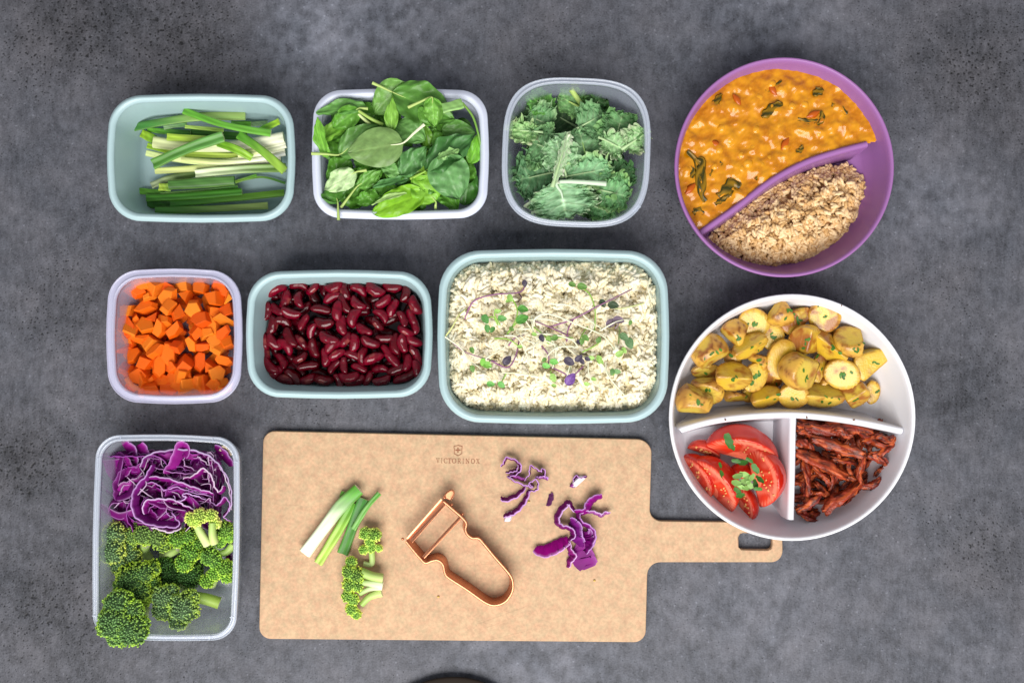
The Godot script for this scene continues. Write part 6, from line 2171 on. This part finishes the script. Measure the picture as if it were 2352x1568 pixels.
	shred("curved cabbage shred forming the left arc of the lower tangle", [[1000, 780], [940, 680], [905, 690], [820, 790], [795, 890], [850, 950], [940, 970], [990, 1040], [935, 1110]], b + 0.004, 0.008, 0.5, 0.002, v, f1, C(206, 168, 220))
	shred("broad purple cabbage strip with a lavender near edge, lower left", [[540, 1205], [640, 1240], [760, 1200], [850, 1150], [925, 1110]], b + 0.001, 0.0115, -1.1, 0.0022, v, C(138, 10, 112), C(214, 168, 226))
	shred("cabbage shred curling to the upper right of the lower tangle", [[1000, 780], [1130, 770], [1160, 690], [1220, 630], [1315, 592]], b + 0.003, 0.009, 0.8, 0.0018, v, C(134, 20, 122), e1)
	shred("thin wavy cabbage shred pointing right, lower tangle", [[1050, 820], [1135, 780], [1235, 790], [1310, 825], [1350, 790], [1405, 797]], b + 0.001, 0.006, 0.5, 0.0018, v, C(160, 80, 160), C(222, 190, 230))
	shred("cabbage shred bowing right in the lower tangle", [[1040, 800], [1060, 890], [1170, 960], [1215, 1040], [1180, 1160], [1125, 1250]], b + 0.003, 0.009, 0.5, 0.0018, v, C(132, 30, 126), e1)
	shred("twisted cabbage strip in the centre of the lower tangle", [[955, 875], [1015, 950], [1025, 1070], [1100, 1155]], b + 0.003, 0.013, 0.9, 0.0016, v, C(116, 30, 120), e1)
	shred("dark cabbage fold at the right of the lower tangle", [[1110, 1010], [1150, 1080], [1130, 1190]], b + 0.001, 0.015, 1.1, 0.0014, v, C(104, 10, 98), e1)
	shred("large flat cabbage square at the bottom of the lower tangle", [[1010, 1180], [1090, 1300], [1175, 1420]], b - 0.001, 0.021, 1.4, 0.0016, v, C(126, 20, 120), C(170, 90, 170))
	shred("thin cabbage tail hanging below the lower tangle", [[930, 1120], [948, 1225], [992, 1285], [942, 1345], [928, 1425]], b + 0.001, 0.007, 0.6, 0.0018, v, C(140, 30, 120), C(220, 180, 228))
	# crumbs
	var cm := veg("crumb", 0.6)
	frame(588, 973.9, 0.53125)
	var k2 := 0
	for q in [[788, 746, "pale crumb on the board below the peeler, left"], [1464, 676, "yellow crumb on the board below the cabbage"], [1180, 335, "tiny crumb on the board between the peeler and the cabbage"]]:
		var g := Geo.new()
		g.add(ball(4, 6), Transform3D(Basis().scaled(Vector3(0.0013, 0.0008, 0.001)), Q(q[0], q[1], BOARD_Y + 0.0006)), C(206, 176, 96))
		solo("crumb", g, cm, q[2], "crumb", "crumbs on the board")
		k2 += 1
	frame(1525.1, 652.3, 0.38678)
	for q in [[366, 806, 0.0398, "dark crumb on the left part of the white divider"], [1130, 806, 0.0398, "brown crumb on the right part of the white divider"], [850, 792, 0.0398, "brown crumb on the white divider near its junction"], [1055, 128, 0.0495, "brown crumb on the far rim of the white bowl"], [1198, 212, 0.046, "dark crumb on the far right wall of the white bowl"], [1375, 1112, 0.043, "brown crumb on the right wall beside the shredded strips"]]:
		var g := Geo.new()
		g.add(ball(4, 6), Transform3D(Basis(Vector3.UP, rf(0, 3)).scaled_local(Vector3(0.0012, 0.0006, 0.0008)), Q(q[0], q[1], q[2])), C(112, 70, 36))
		solo("crumb", g, cm, q[3], "crumb", "crumbs on the white bowl")


# ---------------------------------------------------------------- peeler
func make_peeler() -> void:
	frame(900.4, 1093.3, 0.2051)
	var copper := mat("copper", C(222, 150, 112), 0.36, {"metal": 0.9})
	var steel := mat("blade_steel", C(206, 178, 164), 0.2, {"metal": 0.95})
	var b := BOARD_Y + 0.0006
	var top := b + 0.0155
	var t := thing("peeler", "shiny copper vegetable peeler lying on the cutting board", "peeler", Q(700, 800, b))
	var path := []
	for q in [[170, 705], [225, 775], [335, 905], [385, 945], [450, 922], [520, 915], [580, 965], [605, 1065], [650, 1115], [850, 1245], [1050, 1385], [1155, 1415], [1265, 1375], [1335, 1275], [1345, 1170], [1305, 1075], [1150, 895], [1010, 725], [965, 685], [900, 682], [843, 640], [818, 580], [828, 510], [775, 445], [690, 370], [580, 275]]:
		path.append(Q(q[0], q[1], (b + top) / 2))
	var hh := (top - b) / 2
	var th := 0.0011
	var sect := PackedVector2Array([Vector2(-th - 0.0016, -hh), Vector2(-th + 0.0004, hh - 0.0005), Vector2(-th * 0.4 + 0.0006, hh), Vector2(th * 0.4 + 0.0006, hh), Vector2(th + 0.0006, hh - 0.0005), Vector2(th - 0.0014, -hh)])
	var one := func(_t): return Vector2.ONE
	var wht := func(_t, _j): return Color.WHITE
	part("frame", sweep(smooth_path(path, 150), sect, one, wht), copper, t)
	var bar := func(called: String, a: Array, c: Array, h0: float, h1: float, w: float, thick: float, lean: float, m: Material) -> void:
		var s := PackedVector2Array()
		for k in 12:
			var e := k * TAU / 12
			s.append(Vector2(cos(e) * w, sin(e) * thick + 0.3 * w * cos(e) * cos(e)).rotated(lean))
		part(called, sweep(PackedVector3Array([Q(a[0], a[1], h0), Q(a[0] * 0.5 + c[0] * 0.5, a[1] * 0.5 + c[1] * 0.5, (h0 + h1) / 2), Q(c[0], c[1], h1)]), s, one, wht), m, t)
	bar.call("guard_bar", [552, 258], [168, 698], top - 0.0012, top - 0.0012, 0.0011, 0.0006, 0.2, copper)
	bar.call("guard_plate", [580, 290], [200, 718], top - 0.003, top - 0.003, 0.0036, 0.0004, -0.35, copper)
	bar.call("guard_slot_shade", [575, 335], [222, 705], top - 0.0018, top - 0.0018, 0.0005, 0.0003, 0.0, mat("dark_edge", C(96, 66, 52), 0.3, {"metal": 0.9}))  # dark strip standing in for the shade inside the slot
	bar.call("blade", [768, 462], [352, 908], top - 0.003, top - 0.003, 0.0016, 0.0006, -0.2, copper)
	bar.call("blade_edge", [764, 458], [348, 903], top - 0.0020, top - 0.0020, 0.0005, 0.0004, 0.6, mat("dark_edge", C(96, 66, 52), 0.3, {"metal": 0.9}))
	for q in [[118, 702], [790, 425], [668, 318], [586, 240], [330, 925]]:
		var g := Geo.new()
		g.add(ball(8, 12), Transform3D(Basis().scaled(Vector3(0.0013, 0.0013, 0.0013)), Q(q[0], q[1], top - 0.003)), Color.WHITE)
		part("pin", g, copper, t)
	var eye := []
	for q in [[575, 232], [610, 185], [660, 158], [690, 172], [692, 215], [660, 270]]:
		eye.append(Q(q[0], q[1], top - 0.002))
	part("eye_remover", sweep(smooth_path(eye, 24), PackedVector2Array([Vector2(-0.0005, -0.003), Vector2(-0.0005, 0.0012), Vector2(0.0005, 0.0012), Vector2(0.0005, -0.003)]), one, wht), copper, t)
	var web := Geo.new()
	var wp := PackedVector3Array()
	for q in [[580, 235], [650, 265], [620, 190], [685, 215], [662, 165], [690, 180]]:
		wp.append(Q(q[0], q[1], top - 0.0045))
	var cc := PackedColorArray()
	cc.resize(6)
	cc.fill(Color.WHITE)
	web.grid(wp, 3, 2, false, cc)
	part("eye_scoop", web, copper, t)


func _ready() -> void:
	rng.seed = 20240
	nz.seed = 12
	nz.frequency = 0.02
	nz.fractal_octaves = 2
	set_camera_and_light()
	M["tex_fine"] = noise_tex(256, 0.03, 7, 4)
	make_worktop()
	make_boxes()
	make_board()
	make_scallions()
	make_spinach()
	make_kale()
	make_carrots()
	make_beans()
	make_rice()
	make_sprouts()
	make_curry()
	make_potatoes()
	make_tomatoes()
	make_strips()
	make_cabbage()
	make_broccoli()
	make_peeler()
	name_by_place()
